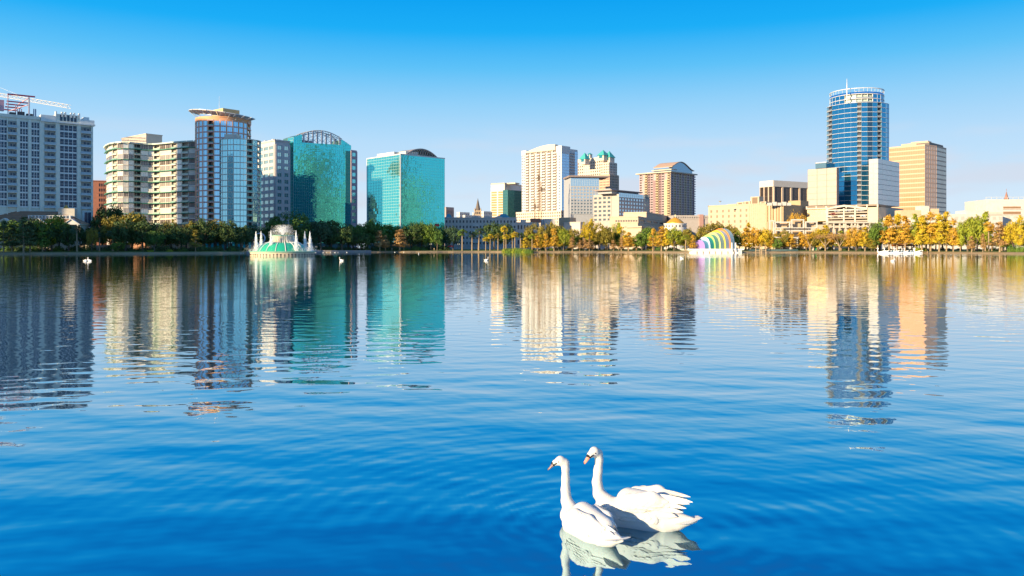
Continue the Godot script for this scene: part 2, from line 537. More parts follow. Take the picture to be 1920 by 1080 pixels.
func make_trees() -> void:
	for k in KINDS:
		crowns[k] = []
		for i in (5 if k != "bush" else 3): crowns[k].append(make_crown(k, i))
	rng.seed = 11
	var hand := [
		# left park, in the shade
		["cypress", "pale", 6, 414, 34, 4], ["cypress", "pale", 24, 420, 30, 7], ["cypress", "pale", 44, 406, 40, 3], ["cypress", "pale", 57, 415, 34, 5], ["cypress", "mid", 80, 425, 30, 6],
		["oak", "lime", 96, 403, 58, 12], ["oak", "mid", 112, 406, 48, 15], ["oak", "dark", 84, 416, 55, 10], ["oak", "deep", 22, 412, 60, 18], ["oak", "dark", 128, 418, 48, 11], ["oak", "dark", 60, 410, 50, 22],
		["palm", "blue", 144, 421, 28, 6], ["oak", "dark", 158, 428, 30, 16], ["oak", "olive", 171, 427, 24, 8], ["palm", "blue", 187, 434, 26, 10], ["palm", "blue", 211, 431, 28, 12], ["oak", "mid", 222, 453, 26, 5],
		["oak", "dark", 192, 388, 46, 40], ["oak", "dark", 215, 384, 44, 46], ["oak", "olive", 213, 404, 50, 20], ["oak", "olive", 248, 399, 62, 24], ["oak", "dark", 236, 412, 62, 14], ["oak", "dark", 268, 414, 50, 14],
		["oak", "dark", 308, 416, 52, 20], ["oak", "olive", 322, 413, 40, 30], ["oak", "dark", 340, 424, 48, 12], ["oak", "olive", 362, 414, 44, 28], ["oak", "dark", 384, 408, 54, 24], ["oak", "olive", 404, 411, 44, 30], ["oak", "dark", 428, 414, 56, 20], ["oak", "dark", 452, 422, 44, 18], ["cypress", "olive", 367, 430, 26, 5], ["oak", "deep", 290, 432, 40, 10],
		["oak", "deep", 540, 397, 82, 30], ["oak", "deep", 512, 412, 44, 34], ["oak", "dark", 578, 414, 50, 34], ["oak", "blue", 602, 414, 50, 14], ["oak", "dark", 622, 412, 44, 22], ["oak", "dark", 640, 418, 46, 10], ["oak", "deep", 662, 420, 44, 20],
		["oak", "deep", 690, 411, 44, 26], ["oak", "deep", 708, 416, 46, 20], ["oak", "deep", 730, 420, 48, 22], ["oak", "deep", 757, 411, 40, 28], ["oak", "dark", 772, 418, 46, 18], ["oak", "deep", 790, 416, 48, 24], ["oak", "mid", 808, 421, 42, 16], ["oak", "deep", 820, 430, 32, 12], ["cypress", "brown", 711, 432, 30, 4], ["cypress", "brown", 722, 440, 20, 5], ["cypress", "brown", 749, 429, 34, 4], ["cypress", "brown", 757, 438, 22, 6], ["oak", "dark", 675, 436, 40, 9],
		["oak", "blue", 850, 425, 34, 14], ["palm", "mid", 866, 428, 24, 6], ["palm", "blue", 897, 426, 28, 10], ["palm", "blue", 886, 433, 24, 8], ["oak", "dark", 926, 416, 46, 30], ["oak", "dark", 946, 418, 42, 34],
		# right of the islet, in the sun
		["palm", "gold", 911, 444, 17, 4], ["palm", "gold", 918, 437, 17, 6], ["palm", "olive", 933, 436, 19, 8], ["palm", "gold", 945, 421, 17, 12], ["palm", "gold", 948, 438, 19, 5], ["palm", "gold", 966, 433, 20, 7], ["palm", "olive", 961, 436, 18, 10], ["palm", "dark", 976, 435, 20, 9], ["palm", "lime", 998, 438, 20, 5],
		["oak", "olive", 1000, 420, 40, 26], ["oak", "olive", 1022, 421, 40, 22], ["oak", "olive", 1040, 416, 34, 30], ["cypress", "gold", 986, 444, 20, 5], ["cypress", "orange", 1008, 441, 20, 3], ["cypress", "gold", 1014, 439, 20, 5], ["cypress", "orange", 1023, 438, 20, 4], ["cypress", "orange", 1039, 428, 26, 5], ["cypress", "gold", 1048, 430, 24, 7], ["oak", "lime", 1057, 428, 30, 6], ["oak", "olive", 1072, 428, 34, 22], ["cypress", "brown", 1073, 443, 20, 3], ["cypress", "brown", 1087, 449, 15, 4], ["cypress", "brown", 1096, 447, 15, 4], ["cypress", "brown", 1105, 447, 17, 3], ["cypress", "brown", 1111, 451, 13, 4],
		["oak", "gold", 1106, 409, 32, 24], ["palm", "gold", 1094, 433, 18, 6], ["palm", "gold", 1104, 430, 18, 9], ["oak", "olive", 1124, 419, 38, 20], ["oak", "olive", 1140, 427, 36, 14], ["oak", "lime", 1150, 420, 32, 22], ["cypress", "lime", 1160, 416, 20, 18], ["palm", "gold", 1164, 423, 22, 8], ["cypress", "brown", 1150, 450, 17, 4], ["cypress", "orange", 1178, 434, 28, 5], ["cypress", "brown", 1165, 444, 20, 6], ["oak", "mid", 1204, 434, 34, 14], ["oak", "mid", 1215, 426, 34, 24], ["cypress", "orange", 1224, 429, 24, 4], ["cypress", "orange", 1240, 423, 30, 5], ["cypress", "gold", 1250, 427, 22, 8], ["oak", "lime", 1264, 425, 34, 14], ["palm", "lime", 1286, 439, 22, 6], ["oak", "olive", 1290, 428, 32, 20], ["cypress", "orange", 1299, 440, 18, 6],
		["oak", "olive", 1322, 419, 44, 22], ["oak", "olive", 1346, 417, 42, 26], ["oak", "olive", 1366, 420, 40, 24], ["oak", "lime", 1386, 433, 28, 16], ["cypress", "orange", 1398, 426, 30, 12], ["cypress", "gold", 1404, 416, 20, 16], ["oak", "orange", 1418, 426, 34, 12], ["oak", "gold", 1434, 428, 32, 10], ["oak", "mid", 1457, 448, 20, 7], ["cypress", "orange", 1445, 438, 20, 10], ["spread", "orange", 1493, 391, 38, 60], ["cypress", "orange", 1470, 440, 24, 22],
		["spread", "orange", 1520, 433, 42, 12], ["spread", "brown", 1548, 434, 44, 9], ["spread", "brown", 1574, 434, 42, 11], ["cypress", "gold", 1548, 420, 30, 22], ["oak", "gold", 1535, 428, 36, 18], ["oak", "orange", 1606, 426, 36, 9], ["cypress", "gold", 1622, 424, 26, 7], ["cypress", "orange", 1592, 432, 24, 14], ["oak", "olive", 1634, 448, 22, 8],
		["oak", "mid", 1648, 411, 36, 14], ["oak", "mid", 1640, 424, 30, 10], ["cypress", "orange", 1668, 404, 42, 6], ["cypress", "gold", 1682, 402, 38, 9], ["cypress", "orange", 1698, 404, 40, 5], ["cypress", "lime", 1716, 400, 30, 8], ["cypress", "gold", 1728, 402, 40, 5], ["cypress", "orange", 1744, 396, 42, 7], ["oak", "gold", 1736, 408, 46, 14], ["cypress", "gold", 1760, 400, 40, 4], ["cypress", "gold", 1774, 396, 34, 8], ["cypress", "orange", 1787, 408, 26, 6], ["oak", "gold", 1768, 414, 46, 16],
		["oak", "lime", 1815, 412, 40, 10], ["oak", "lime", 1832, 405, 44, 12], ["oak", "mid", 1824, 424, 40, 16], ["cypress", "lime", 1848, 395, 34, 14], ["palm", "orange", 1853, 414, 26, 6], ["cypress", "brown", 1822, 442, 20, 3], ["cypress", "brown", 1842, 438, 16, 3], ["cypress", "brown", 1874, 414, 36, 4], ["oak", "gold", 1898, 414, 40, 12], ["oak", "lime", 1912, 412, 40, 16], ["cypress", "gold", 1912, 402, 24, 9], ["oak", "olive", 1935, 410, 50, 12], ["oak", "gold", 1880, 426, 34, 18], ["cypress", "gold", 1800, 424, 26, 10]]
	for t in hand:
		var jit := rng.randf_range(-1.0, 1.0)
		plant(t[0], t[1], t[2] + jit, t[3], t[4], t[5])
	# rows that close the gaps under the crowns
	for px in range(1396, 1940, 15):
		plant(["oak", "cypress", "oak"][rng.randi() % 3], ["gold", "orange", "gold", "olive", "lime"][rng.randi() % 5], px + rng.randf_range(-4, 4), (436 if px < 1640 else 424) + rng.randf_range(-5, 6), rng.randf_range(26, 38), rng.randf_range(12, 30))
	for px in range(985, 1300, 15):
		plant("oak", ["gold", "olive", "olive", "lime", "mid"][rng.randi() % 5], px + rng.randf_range(-4, 4), 437 + rng.randf_range(-4, 6), rng.randf_range(26, 36), rng.randf_range(14, 30))
	for px in range(-20, 840, 15):
		plant("bush", "dark" if rng.randf() < 0.7 else "deep", px + rng.randf_range(-5, 5), 458 + rng.randf_range(-3, 4), rng.randf_range(20, 28), rng.randf_range(12, 20))
	for px in range(1000, 1960, 17):
		if px > 1290 and px < 1400: continue
		plant("bush", ["dark", "olive", "deep", "mid"][rng.randi() % 4], px + rng.randf_range(-6, 6), 462 + rng.randf_range(-3, 3), rng.randf_range(14, 22), rng.randf_range(20, 34))
	for px in range(-30, 850, 34):
		plant("oak", "dark", px + rng.randf_range(-8, 8), 424 + rng.randf_range(-5, 6), rng.randf_range(46, 60), rng.randf_range(28, 40))
	for i in 9:
		plant("bush", "mid" if i % 3 else "lime", 947 + i * 5.9, 466 - 3.0 * sin((i + 1) * 0.33) - rng.randf() * 2, 17, -2.0)
	for t in [[282, 470], [318, 469], [1720, 463], [1730, 464], [1895, 459], [1908, 459], [1918, 461]]:
		plant("bush", "lime" if t[0] < 1800 else "mid", t[0], t[1] - 3, 16, 8.0)


# ---------------------------------------------------------------- smooth bodies: tapered capsules joined and meshed as surface nets
func net(bones: Array, cell: float, k: float, squash := Vector3.ONE) -> ArrayMesh:  # bones: [a, b, radius a, radius b], in axes stretched by squash
	var lo := Vector3.ONE * 1e9; var hi := -lo
	for b in bones:
		var r: float = maxf(b[2], b[3]) + 4.0 * k + 2.0 * cell
		for p in [b[0] * squash, b[1] * squash]:
			lo = lo.min(p - Vector3.ONE * r); hi = hi.max(p + Vector3.ONE * r)
	var nx := int((hi.x - lo.x) / cell) + 2; var ny := int((hi.y - lo.y) / cell) + 2; var nz := int((hi.z - lo.z) / cell) + 2
	var f := PackedFloat32Array()
	f.resize(nx * ny * nz)
	for b in bones:
		var a: Vector3 = b[0] * squash; var ba: Vector3 = b[1] * squash - a
		var ra: float = b[2]; var rb: float = b[3]
		var r: float = maxf(ra, rb) + 4.0 * k + cell
		var l: Vector3 = (a.min(a + ba) - Vector3.ONE * r - lo) / cell; var h: Vector3 = (a.max(a + ba) + Vector3.ONE * r - lo) / cell
		var inv := 1.0 / maxf(ba.length_squared(), 1e-9)
		for z in range(maxi(int(l.z), 0), mini(int(h.z) + 1, nz)):
			for y in range(maxi(int(l.y), 0), mini(int(h.y) + 1, ny)):
				var row := (z * ny + y) * nx
				for x in range(maxi(int(l.x), 0), mini(int(h.x) + 1, nx)):
					var p := lo + Vector3(x, y, z) * cell - a
					var t := clampf(p.dot(ba) * inv, 0.0, 1.0)
					f[row + x] += exp(-((p - ba * t).length() - lerpf(ra, rb, t)) / k)
	var id := PackedInt32Array()
	id.resize(f.size()); id.fill(-1)
	var vs := PackedVector3Array()
	var off := [0, 1, nx, nx + 1, nx * ny, nx * ny + 1, nx * ny + nx, nx * ny + nx + 1]
	var edges := [[0, 1], [2, 3], [4, 5], [6, 7], [0, 2], [1, 3], [4, 6], [5, 7], [0, 4], [1, 5], [2, 6], [3, 7]]
	for z in nz - 1:
		for y in ny - 1:
			for x in nx - 1:
				var i := (z * ny + y) * nx + x
				var ins := 0
				for o in off:
					if f[i + o] > 1.0: ins += 1
				if ins == 0 or ins == 8: continue
				var sum := Vector3.ZERO; var cnt := 0
				for e in edges:
					var fa := -log(maxf(f[i + off[e[0]]], 1e-6)); var fb := -log(maxf(f[i + off[e[1]]], 1e-6))
					if (fa < 0.0) != (fb < 0.0):
						var t := fa / (fa - fb)
						var pa := Vector3(e[0] & 1, (e[0] >> 1) & 1, e[0] >> 2); var pb := Vector3(e[1] & 1, (e[1] >> 1) & 1, e[1] >> 2)
						sum += pa.lerp(pb, t); cnt += 1
				id[i] = vs.size()
				vs.append((lo + (Vector3(x, y, z) + sum / cnt) * cell) / squash)
	var ns := PackedVector3Array()
	ns.resize(vs.size())
	var ix := PackedInt32Array()
	for z in range(1, nz - 1):
		for y in range(1, ny - 1):
			for x in range(1, nx - 1):
				var i := (z * ny + y) * nx + x
				for ax in 3:
					var s: int = [1, nx, nx * ny][ax]
					if (f[i] > 1.0) == (f[i + s] > 1.0): continue
					var s1: int = [nx, nx * ny, 1][ax]; var s2: int = [nx * ny, 1, nx][ax]
					var q := [id[i], id[i - s1], id[i - s1 - s2], id[i - s2]]
					if q.min() < 0: continue
					if f[i] > 1.0: q.reverse()
					var m := (vs[q[2]] - vs[q[0]]).cross(vs[q[1]] - vs[q[0]])
					var m2 := (vs[q[3]] - vs[q[0]]).cross(vs[q[2]] - vs[q[0]])
					for t in q: ns[t] += m + m2
					ix.append_array([q[0], q[1], q[2], q[0], q[2], q[3]])
	for i in ns.size(): ns[i] = ns[i].normalized()
	var arr := []
	arr.resize(Mesh.ARRAY_MAX)
	arr[Mesh.ARRAY_VERTEX] = vs; arr[Mesh.ARRAY_NORMAL] = ns; arr[Mesh.ARRAY_INDEX] = ix
	var me := ArrayMesh.new()
	me.add_surface_from_arrays(Mesh.PRIMITIVE_TRIANGLES, arr)
	return me


func feather(mb: MB, root: Vector3, tip: Vector3, side: Vector3, width: float, up: Vector3, curl: float) -> void:
	var pts := []
	var steps := 6
	for i in steps + 1:
		var t := float(i) / steps
		var w := width * pow(sin(PI * clampf(0.12 + t * 0.86, 0, 1)), 0.6)
		if i == steps: w = width * 0.12
		pts.append([root.lerp(tip, t) + up * curl * t * t, w])
	for i in steps:
		var a: Vector3 = pts[i][0]; var b: Vector3 = pts[i + 1][0]
		var wa: Vector3 = side * pts[i][1]; var wb: Vector3 = side * pts[i + 1][1]
		var ridge_a = up * pts[i][1] * 0.22; var ridge_b = up * pts[i + 1][1] * 0.22
		mb.quad(a - wa, a + ridge_a, b + ridge_b, b - wb)
		mb.quad(a + ridge_a, a + wa, b + wb, b + ridge_b)


func flank(bones: Array, sq: Vector3, x: float, y: float, s: float) -> float:  # distance from the midline to the wing's outer skin, or -1
	var z := 0.26
	while z > 0.03:
		var p := Vector3(x, y, s * z) * sq
		for b in bones:
			var a: Vector3 = b[0] * sq; var ba: Vector3 = b[1] * sq - a
			var t := clampf((p - a).dot(ba) / ba.length_squared(), 0, 1)
			if (p - a - ba * t).length() < lerpf(b[2], b[3], t): return z
		z -= 0.003
	return -1.0


func make_swan(label: String, pos: Vector3, heading: float, head_turn: float, size: float, raised: float, bill_col: Color, neck_lean: float) -> void:
	var o := thing("swan", label, "swan", pos, PI - heading, "pair of swans in front")
	var plumage := mat("swan_plumage", 0.60, 0.59, 0.57, 0.7, 0.0, false)
	plumage.subsurf_scatter_enabled = true
	plumage.subsurf_scatter_strength = 0.08
	plumage.rim_enabled = true
	plumage.rim = 0.25
	plumage.normal_enabled = true
	plumage.normal_texture = down
	plumage.normal_scale = 0.5
	plumage.uv1_triplanar = true
	plumage.uv1_scale = Vector3(3.0, 7.0, 5.0)
	var neck_mat := plumage
	var hd := Vector3(cos(head_turn), 0, -sin(head_turn))
	var neck := [Vector3(0.27, 0.16, 0), Vector3(0.325, 0.235, 0), Vector3(0.345, 0.34, 0), Vector3(0.335 + neck_lean * 0.4, 0.45, 0), Vector3(0.325 + neck_lean, 0.55, 0), Vector3(0.335 + neck_lean, 0.605, 0)]
	var rad := [0.08, 0.054, 0.044, 0.039, 0.036, 0.039]
	var crown_at: Vector3 = neck[5] + hd * 0.045 + Vector3(0, 0.022, 0)
	var brow: Vector3 = crown_at + hd * 0.055 - Vector3(0, 0.022, 0)
	var bones := [[Vector3(-0.40, 0.09, 0), Vector3(-0.16, 0.09, 0), 0.07, 0.15], [Vector3(-0.16, 0.08, 0), Vector3(0.13, 0.075, 0), 0.15, 0.152], [Vector3(0.13, 0.075, 0), Vector3(0.27, 0.11, 0), 0.14, 0.095],
		[Vector3(0.2, 0.12, 0), neck[1], 0.1, rad[1]], [neck[5], crown_at, 0.039, 0.044], [crown_at, brow, 0.042, 0.029], [Vector3(-0.32, 0.175 + raised * 0.6, 0), Vector3(0.04, 0.185 + raised * 0.3, 0), 0.08, 0.115], [Vector3(-0.30, 0.085, 0), Vector3(-0.56, 0.125, 0), 0.115, 0.018]]
	for i in range(1, 5): bones.append([neck[i], neck[i + 1], rad[i], rad[i + 1]])
	part("body", net(bones, 0.0115, 0.007), plumage, o)
	# tail: a flat fan of feathers behind the rump
	var tail := MB.new()
	for i in 9:
		var t := (i - 4) / 4.0
		feather(tail, Vector3(-0.36, 0.085 + 0.02 * (1 - absf(t)), t * 0.05), Vector3(-0.62 + 0.06 * absf(t), 0.115 + 0.02 * (1 - absf(t)), t * 0.10), Vector3(0, 0.12 * t, 1).normalized(), 0.034, UP, 0.02)
	put("tail", tail, plumage, o)
	# wings: a folded shell on each flank, overlapping rows of small feathers on it, and long feathers that end loose over the tail
	for s in [-1.0, 1.0]:
		var lift: float = raised
		var sq := Vector3(1, 1, 1.6)
		var shell := [[Vector3(0.17, 0.14, s * 0.105), Vector3(0.0, 0.175 + lift * 0.5, s * 0.118), 0.05, 0.09], [Vector3(0.0, 0.175 + lift * 0.5, s * 0.118), Vector3(-0.2, 0.185 + lift, s * 0.1), 0.09, 0.08], [Vector3(-0.2, 0.185 + lift, s * 0.1), Vector3(-0.37, 0.175 + lift * 0.8, s * 0.06), 0.078, 0.03], [Vector3(0.06, 0.12, s * 0.13), Vector3(-0.22, 0.115, s * 0.115), 0.06, 0.05]]
		var wing := part("wing", net(shell, 0.011, 0.01, sq), plumage, o)
		rng.seed = 90 + int(s)
		var coverts := MB.new()
		for row in 10:
			for i in 11:
				var x := 0.13 - row * 0.052 + (0.02 if i % 2 else 0.0)
				var y := 0.075 + i * (0.0215 + lift * 0.09)
				var za := flank(shell, sq, x, y, s); var zb := flank(shell, sq, x - 0.075, y - 0.004, s)
				if za < 0 or zb < 0: continue
				feather(coverts, Vector3(x, y, s * (za - 0.002)), Vector3(x - 0.078 + rng.randf_range(-0.008, 0.008), y - 0.004 + rng.randf_range(-0.004, 0.004), s * (zb + 0.006)), Vector3(0, 1.0, -0.35 * s).normalized(), 0.0175, Vector3(0, 0.3, s).normalized(), 0.0)
		put("covert_feathers", coverts, plumage, wing)
		var fm := MB.new()
		for i in 9:
			var t := i / 8.0
			var y := lerpf(0.125, 0.225 + lift * 1.1, t)
			var root := Vector3(-0.20, y, s * lerpf(0.145, 0.085, t))
			var tip := Vector3(-0.37 - 0.10 * t - lift * 0.5 * t + rng.randf_range(-0.04, 0.03), lerpf(0.12, 0.185 + lift * (0.35 + 1.0 * t), t) + rng.randf_range(-0.02, 0.016), s * lerpf(0.085, 0.03 + lift * 0.4, t))
			feather(fm, root, tip, Vector3(0, 1.0, -0.3 * s).normalized(), 0.02, Vector3(0, 0.35, s).normalized(), -0.004 + 0.12 * lift * t)
		put("flight_feathers", fm, plumage, wing)
	# bill, black face mask and knob, eyes
	var dip := (hd * 0.72 - UP * 0.69).normalized()
	var across := hd.cross(UP).normalized()
	var root: Vector3 = brow + hd * 0.012 - UP * 0.012
	var bill := MB.new()
	var topn := across.cross(dip).normalized()
	if topn.y < 0: topn = -topn
	var rows := [[0.0, 0.021, 0.02], [0.022, 0.018, 0.016], [0.045, 0.0175, 0.011], [0.066, 0.016, 0.008], [0.08, 0.008, 0.005]]
	for i in rows.size() - 1:
		var ring := []
		for r in [rows[i], rows[i + 1]]:
			var l := []
			for j in 8:
				var a := TAU * j / 8.0
				l.append(root + dip * r[0] + across * cos(a) * r[1] + topn * sin(a) * r[2])
			ring.append(l)
		for j in 8: bill.quad(ring[0][j], ring[0][(j + 1) % 8], ring[1][(j + 1) % 8], ring[1][j])
	var bm := mat("swan_bill_%d" % int(bill_col.r * 100), bill_col.r, bill_col.g, bill_col.b, 0.45, 0.0, false)
	var b := put("bill", bill, bm, o)
	var black := mat("swan_black", 0.012, 0.011, 0.012, 0.45, 0.0, false)
	var mask := MB.new()
	mask.tube([root - dip * 0.012 + topn * 0.004, root + dip * 0.012], [0.0235, 0.0215], 10)
	mask.tube([root + topn * 0.013 - dip * 0.004, root + topn * 0.022 + dip * 0.014], [0.011, 0.008], 8)
	for s in [-1.0, 1.0]: mask.tube([root + across * 0.02 * s, brow - hd * 0.014 + across * 0.034 * s + UP * 0.006], [0.009, 0.006], 6)
	put("face_mask", mask, black, o)
	var tipm := MB.new()
	tipm.tube([root + dip * 0.07 + topn * 0.003, root + dip * 0.083], [0.0075, 0.004], 6)
	put("bill_tip", tipm, black, b)
	for s in [-1.0, 1.0]:
		var e := MB.new()
		var c: Vector3 = crown_at + hd * 0.025 + across * 0.041 * s - UP * 0.002
		e.lathe(c, [[0.0, -0.006], [0.0045, -0.004], [0.006, 0.0], [0.0045, 0.004], [0.0, 0.006]], 8)
		put("eye", e, black, o)
	o.scale = Vector3.ONE * size


func make_far_birds() -> void:
	# small white swans and gulls resting on the far water
	var white := mat("bird_white", 0.85, 0.83, 0.8, 0.7, 0.0, false)
	var body := net([[Vector3(-0.35, 0.1, 0), Vector3(0, 0.12, 0), 0.09, 0.19], [Vector3(0, 0.12, 0), Vector3(0.25, 0.16, 0), 0.19, 0.1], [Vector3(0.25, 0.16, 0), Vector3(0.34, 0.42, 0), 0.07, 0.045], [Vector3(0.34, 0.42, 0), Vector3(0.32, 0.66, 0), 0.045, 0.04], [Vector3(0.32, 0.68, 0), Vector3(0.43, 0.66, 0), 0.05, 0.03], [Vector3(-0.35, 0.1, 0), Vector3(-0.55, 0.17, 0), 0.07, 0.02]], 0.03, 0.015)
	var bill := MB.new()
	bill.tube([Vector3(0.44, 0.66, 0), Vector3(0.54, 0.6, 0)], [0.025, 0.01], 5)
	var orange := mat("bird_bill", 0.6, 0.2, 0.05, 0.5, 0.0, false)
	for s in [[161, 489.5, 0.2], [168, 489.5, 2.8], [640, 489, 2.9], [785, 476.5, 1.6], [912, 488.5, 0.1], [1278, 485, 3.0], [1674, 490, 0.3]]:
		var d: float = F * EYE / (s[1] - HZ)
		var o := thing("distant_swan", "small white swan resting on open water far from the swan pair", "swan", at(s[0], d, 0.0), s[2], "swans far out on the lake")
		part("body", body, white, o)
		put("bill", bill, orange, o)
		o.scale = Vector3.ONE * 1.0
	var gull := net([[Vector3(-0.22, 0.1, 0), Vector3(0.08, 0.12, 0), 0.05, 0.1], [Vector3(0.08, 0.12, 0), Vector3(0.2, 0.25, 0), 0.07, 0.06], [Vector3(-0.22, 0.1, 0), Vector3(-0.4, 0.14, 0), 0.05, 0.015]], 0.025, 0.012)
	for px in [584, 592, 606, 613, 620, 628, 634, 650, 452, 456, 740, 757]:
		var d := shore(px) - 2.5 - fmod(px * 0.37, 2.0)
		var g := thing("gull", "tiny white gull floating just off the shaded bank", "gull", at(px, d, 0.0), px * 0.7, "gulls along the shaded bank")
		part("body", gull, white, g)
		g.scale = Vector3.ONE * 1.2


# ---------------------------------------------------------------- fountain
func make_fountain() -> void:
	var c := at(530, 262, 0.0)
	var o := thing("fountain", "green glass domed fountain with tall water jets out on the lake", "fountain")
	var stone := mat("fountain_stone", 0.55, 0.46, 0.33, 0.7)
	var jade := mat("fountain_green", 0.01, 0.42, 0.24, 0.12, 0.1, false)
	jade.clearcoat_enabled = true
	var white := mat("fountain_white", 0.8, 0.82, 0.8, 0.5)
	var basin := MB.new()
	basin.lathe(c, [[10.2, -0.6], [10.2, 0.1], [10.1, 1.15], [9.7, 1.3]], 48)
	put("basin_wall", basin, stone, o)
	var rim := MB.new()
	rim.lathe(c, [[10.32, 1.1], [10.35, 1.4], [9.6, 1.5], [7.6, 1.45]], 48)
	put("basin_rim", rim, mat("fountain_rim", 0.25, 0.48, 0.33, 0.5), o)
	var dark := MB.new()   # weep openings round the basin wall
	for i in 56:
		var a := TAU * i / 56.0
		var u := Vector3(-sin(a), 0, cos(a)); var w := Vector3(cos(a), 0, sin(a))
		dark.box(c + w * 10.14, u, w, -0.22, 0.22 + 0.1 * sin(i * 1.7), 0.12, 0.45 + 0.22 * absf(sin(i * 2.3)), -0.1, 0.09)
	put("drain_openings", dark, mat("wet_dark", 0.03, 0.025, 0.02, 0.4, 0.0, false), o, true)
	for i in 16:    # glass segments of the dome, ribs between
		var seg := MB.new()
		var a0 := TAU * i / 16.0 + 0.025; var a1 := TAU * (i + 1) / 16.0 - 0.025
		var prof := [[8.1, 1.4], [7.5, 2.4], [6.6, 3.4], [5.4, 4.1], [4.1, 4.4]]
		for j in prof.size() - 1:
			for t in 3:
				var b0 := lerpf(a0, a1, t / 3.0); var b1 := lerpf(a0, a1, (t + 1) / 3.0)
				var p := [[b0, prof[j]], [b1, prof[j]], [b1, prof[j + 1]], [b0, prof[j + 1]]].map(func(q): return c + Vector3(cos(q[0]) * q[1][0], q[1][1], -sin(q[0]) * q[1][0]))
				seg.quad(p[0], p[1], p[2], p[3])
		put("dome_panel", seg, jade, o)
	var ribs := MB.new()
	for i in 16:
		var a := TAU * i / 16.0
		ribs.tube([[8.15, 1.4], [7.55, 2.42], [6.65, 3.42], [5.45, 4.12], [4.1, 4.42]].map(func(q): return c + Vector3(cos(a) * q[0], q[1], -sin(a) * q[0])), [0.12, 0.12, 0.12, 0.12, 0.12], 5)
	put("dome_ribs", ribs, white, o)
	var drum := MB.new()
	drum.lathe(c, [[3.6, 4.3], [3.7, 4.5], [3.35, 6.3], [3.5, 6.35], [3.5, 6.6], [3.1, 6.65], [0, 6.3]], 36)
	put("upper_bowl", drum, stone, o)
	var lip := MB.new()
	lip.lathe(c, [[3.55, 6.3], [3.62, 6.62], [3.2, 6.72]], 36)
	put("bowl_lip", lip, mats["fountain_rim"], o)
	# water: falling and rising drops
	var drops := mat("spray_water", 0.9, 0.92, 0.93, 0.4, 0.0, false)
	drops.backlight_enabled = true
	drops.backlight = Color(0.8, 0.8, 0.8)
	rng.seed = 31
	for px in [[480, 4], [489.5, -4], [508, 6], [555, 6], [571.5, -4], [581, 2]]:
		var j := MB.new()
		var d: float = 262.0 - px[1]
		var foot := at(px[0], d, 1.4)
		var top := hy(434.0 if px[1] < 5 else 432.5, d)
		for i in 1500:
			var t := pow(rng.randf(), 0.85)
			var y := lerpf(1.4, top, t)
			var spread := 0.05 + 0.95 * pow(1.0 - t, 1.0)
			var p := Vector3(foot.x + rng.randfn() * spread * 0.42 + (1 - t) * 0.5 * absf(rng.randfn()) * 0.35, y, foot.z + rng.randfn() * spread * 0.42)
			var s := rng.randf_range(0.025, 0.07)
			j.tri(p + Vector3(-s, -s * 2.5, rng.randfn() * s), p + Vector3(s, -s * 1.5, rng.randfn() * s), p + Vector3(0, s * 3.0, 0))
		put("water_jet", j, drops, o, true)
	var mist := MB.new()
	for i in 3600:   # the crown of spray above the bowl
		var a := rng.randf() * TAU
		var t := rng.randf()
		var reach := rng.randf_range(1.2, 5.2)
		var arc := 4.0 * t * (1.0 - t)
		var p := c + Vector3(cos(a) * reach * t, 6.6 + arc * rng.randf_range(1.2, 3.4), -sin(a) * reach * t) + Vector3(rng.randfn(), rng.randfn(), rng.randfn()) * 0.14
		var s := rng.randf_range(0.02, 0.055)
		mist.tri(p + Vector3(-s, -s, rng.randfn() * s), p + Vector3(s, -s, rng.randfn() * s), p + Vector3(0, s * 2.0, 0))
	put("spray_crown", mist, drops, o, true)
	var low := MB.new()
	for i in 3600:   # splash at the feet of the jets
		var pick: float = [480.0, 489.5, 508.0, 555.0, 571.5, 581.0][rng.randi() % 6]
		var p := at(pick, 262.0 - (5.0 if absf(pick - 531) < 26 else 1.0), 1.4) + Vector3(rng.randfn() * 1.5, absf(rng.randfn()) * 0.8, rng.randfn() * 1.2)
		var s := rng.randf_range(0.02, 0.05)
		low.tri(p + Vector3(-s, -s, rng.randfn() * s), p + Vector3(s, -s, rng.randfn() * s), p + Vector3(0, s * 2.0, 0))
	put("splash", low, drops, o, true)
	var sheet := MB.new()
	for i in 46:  # thin streams over the bowl and the dome
		var a := TAU * i / 46.0 + rng.randf() * 0.1
		sheet.tube([[3.7, 6.5], [3.72, 5.4], [4.2, 4.5], [5.7, 4.12]].map(func(q): return c + Vector3(cos(a) * q[0], q[1], -sin(a) * q[0])), [0.05, 0.07, 0.09, 0.05], 4)
	put("falling_streams", sheet, drops, o, true)
	seat(o, Vector3(c.x, -0.6, c.z))


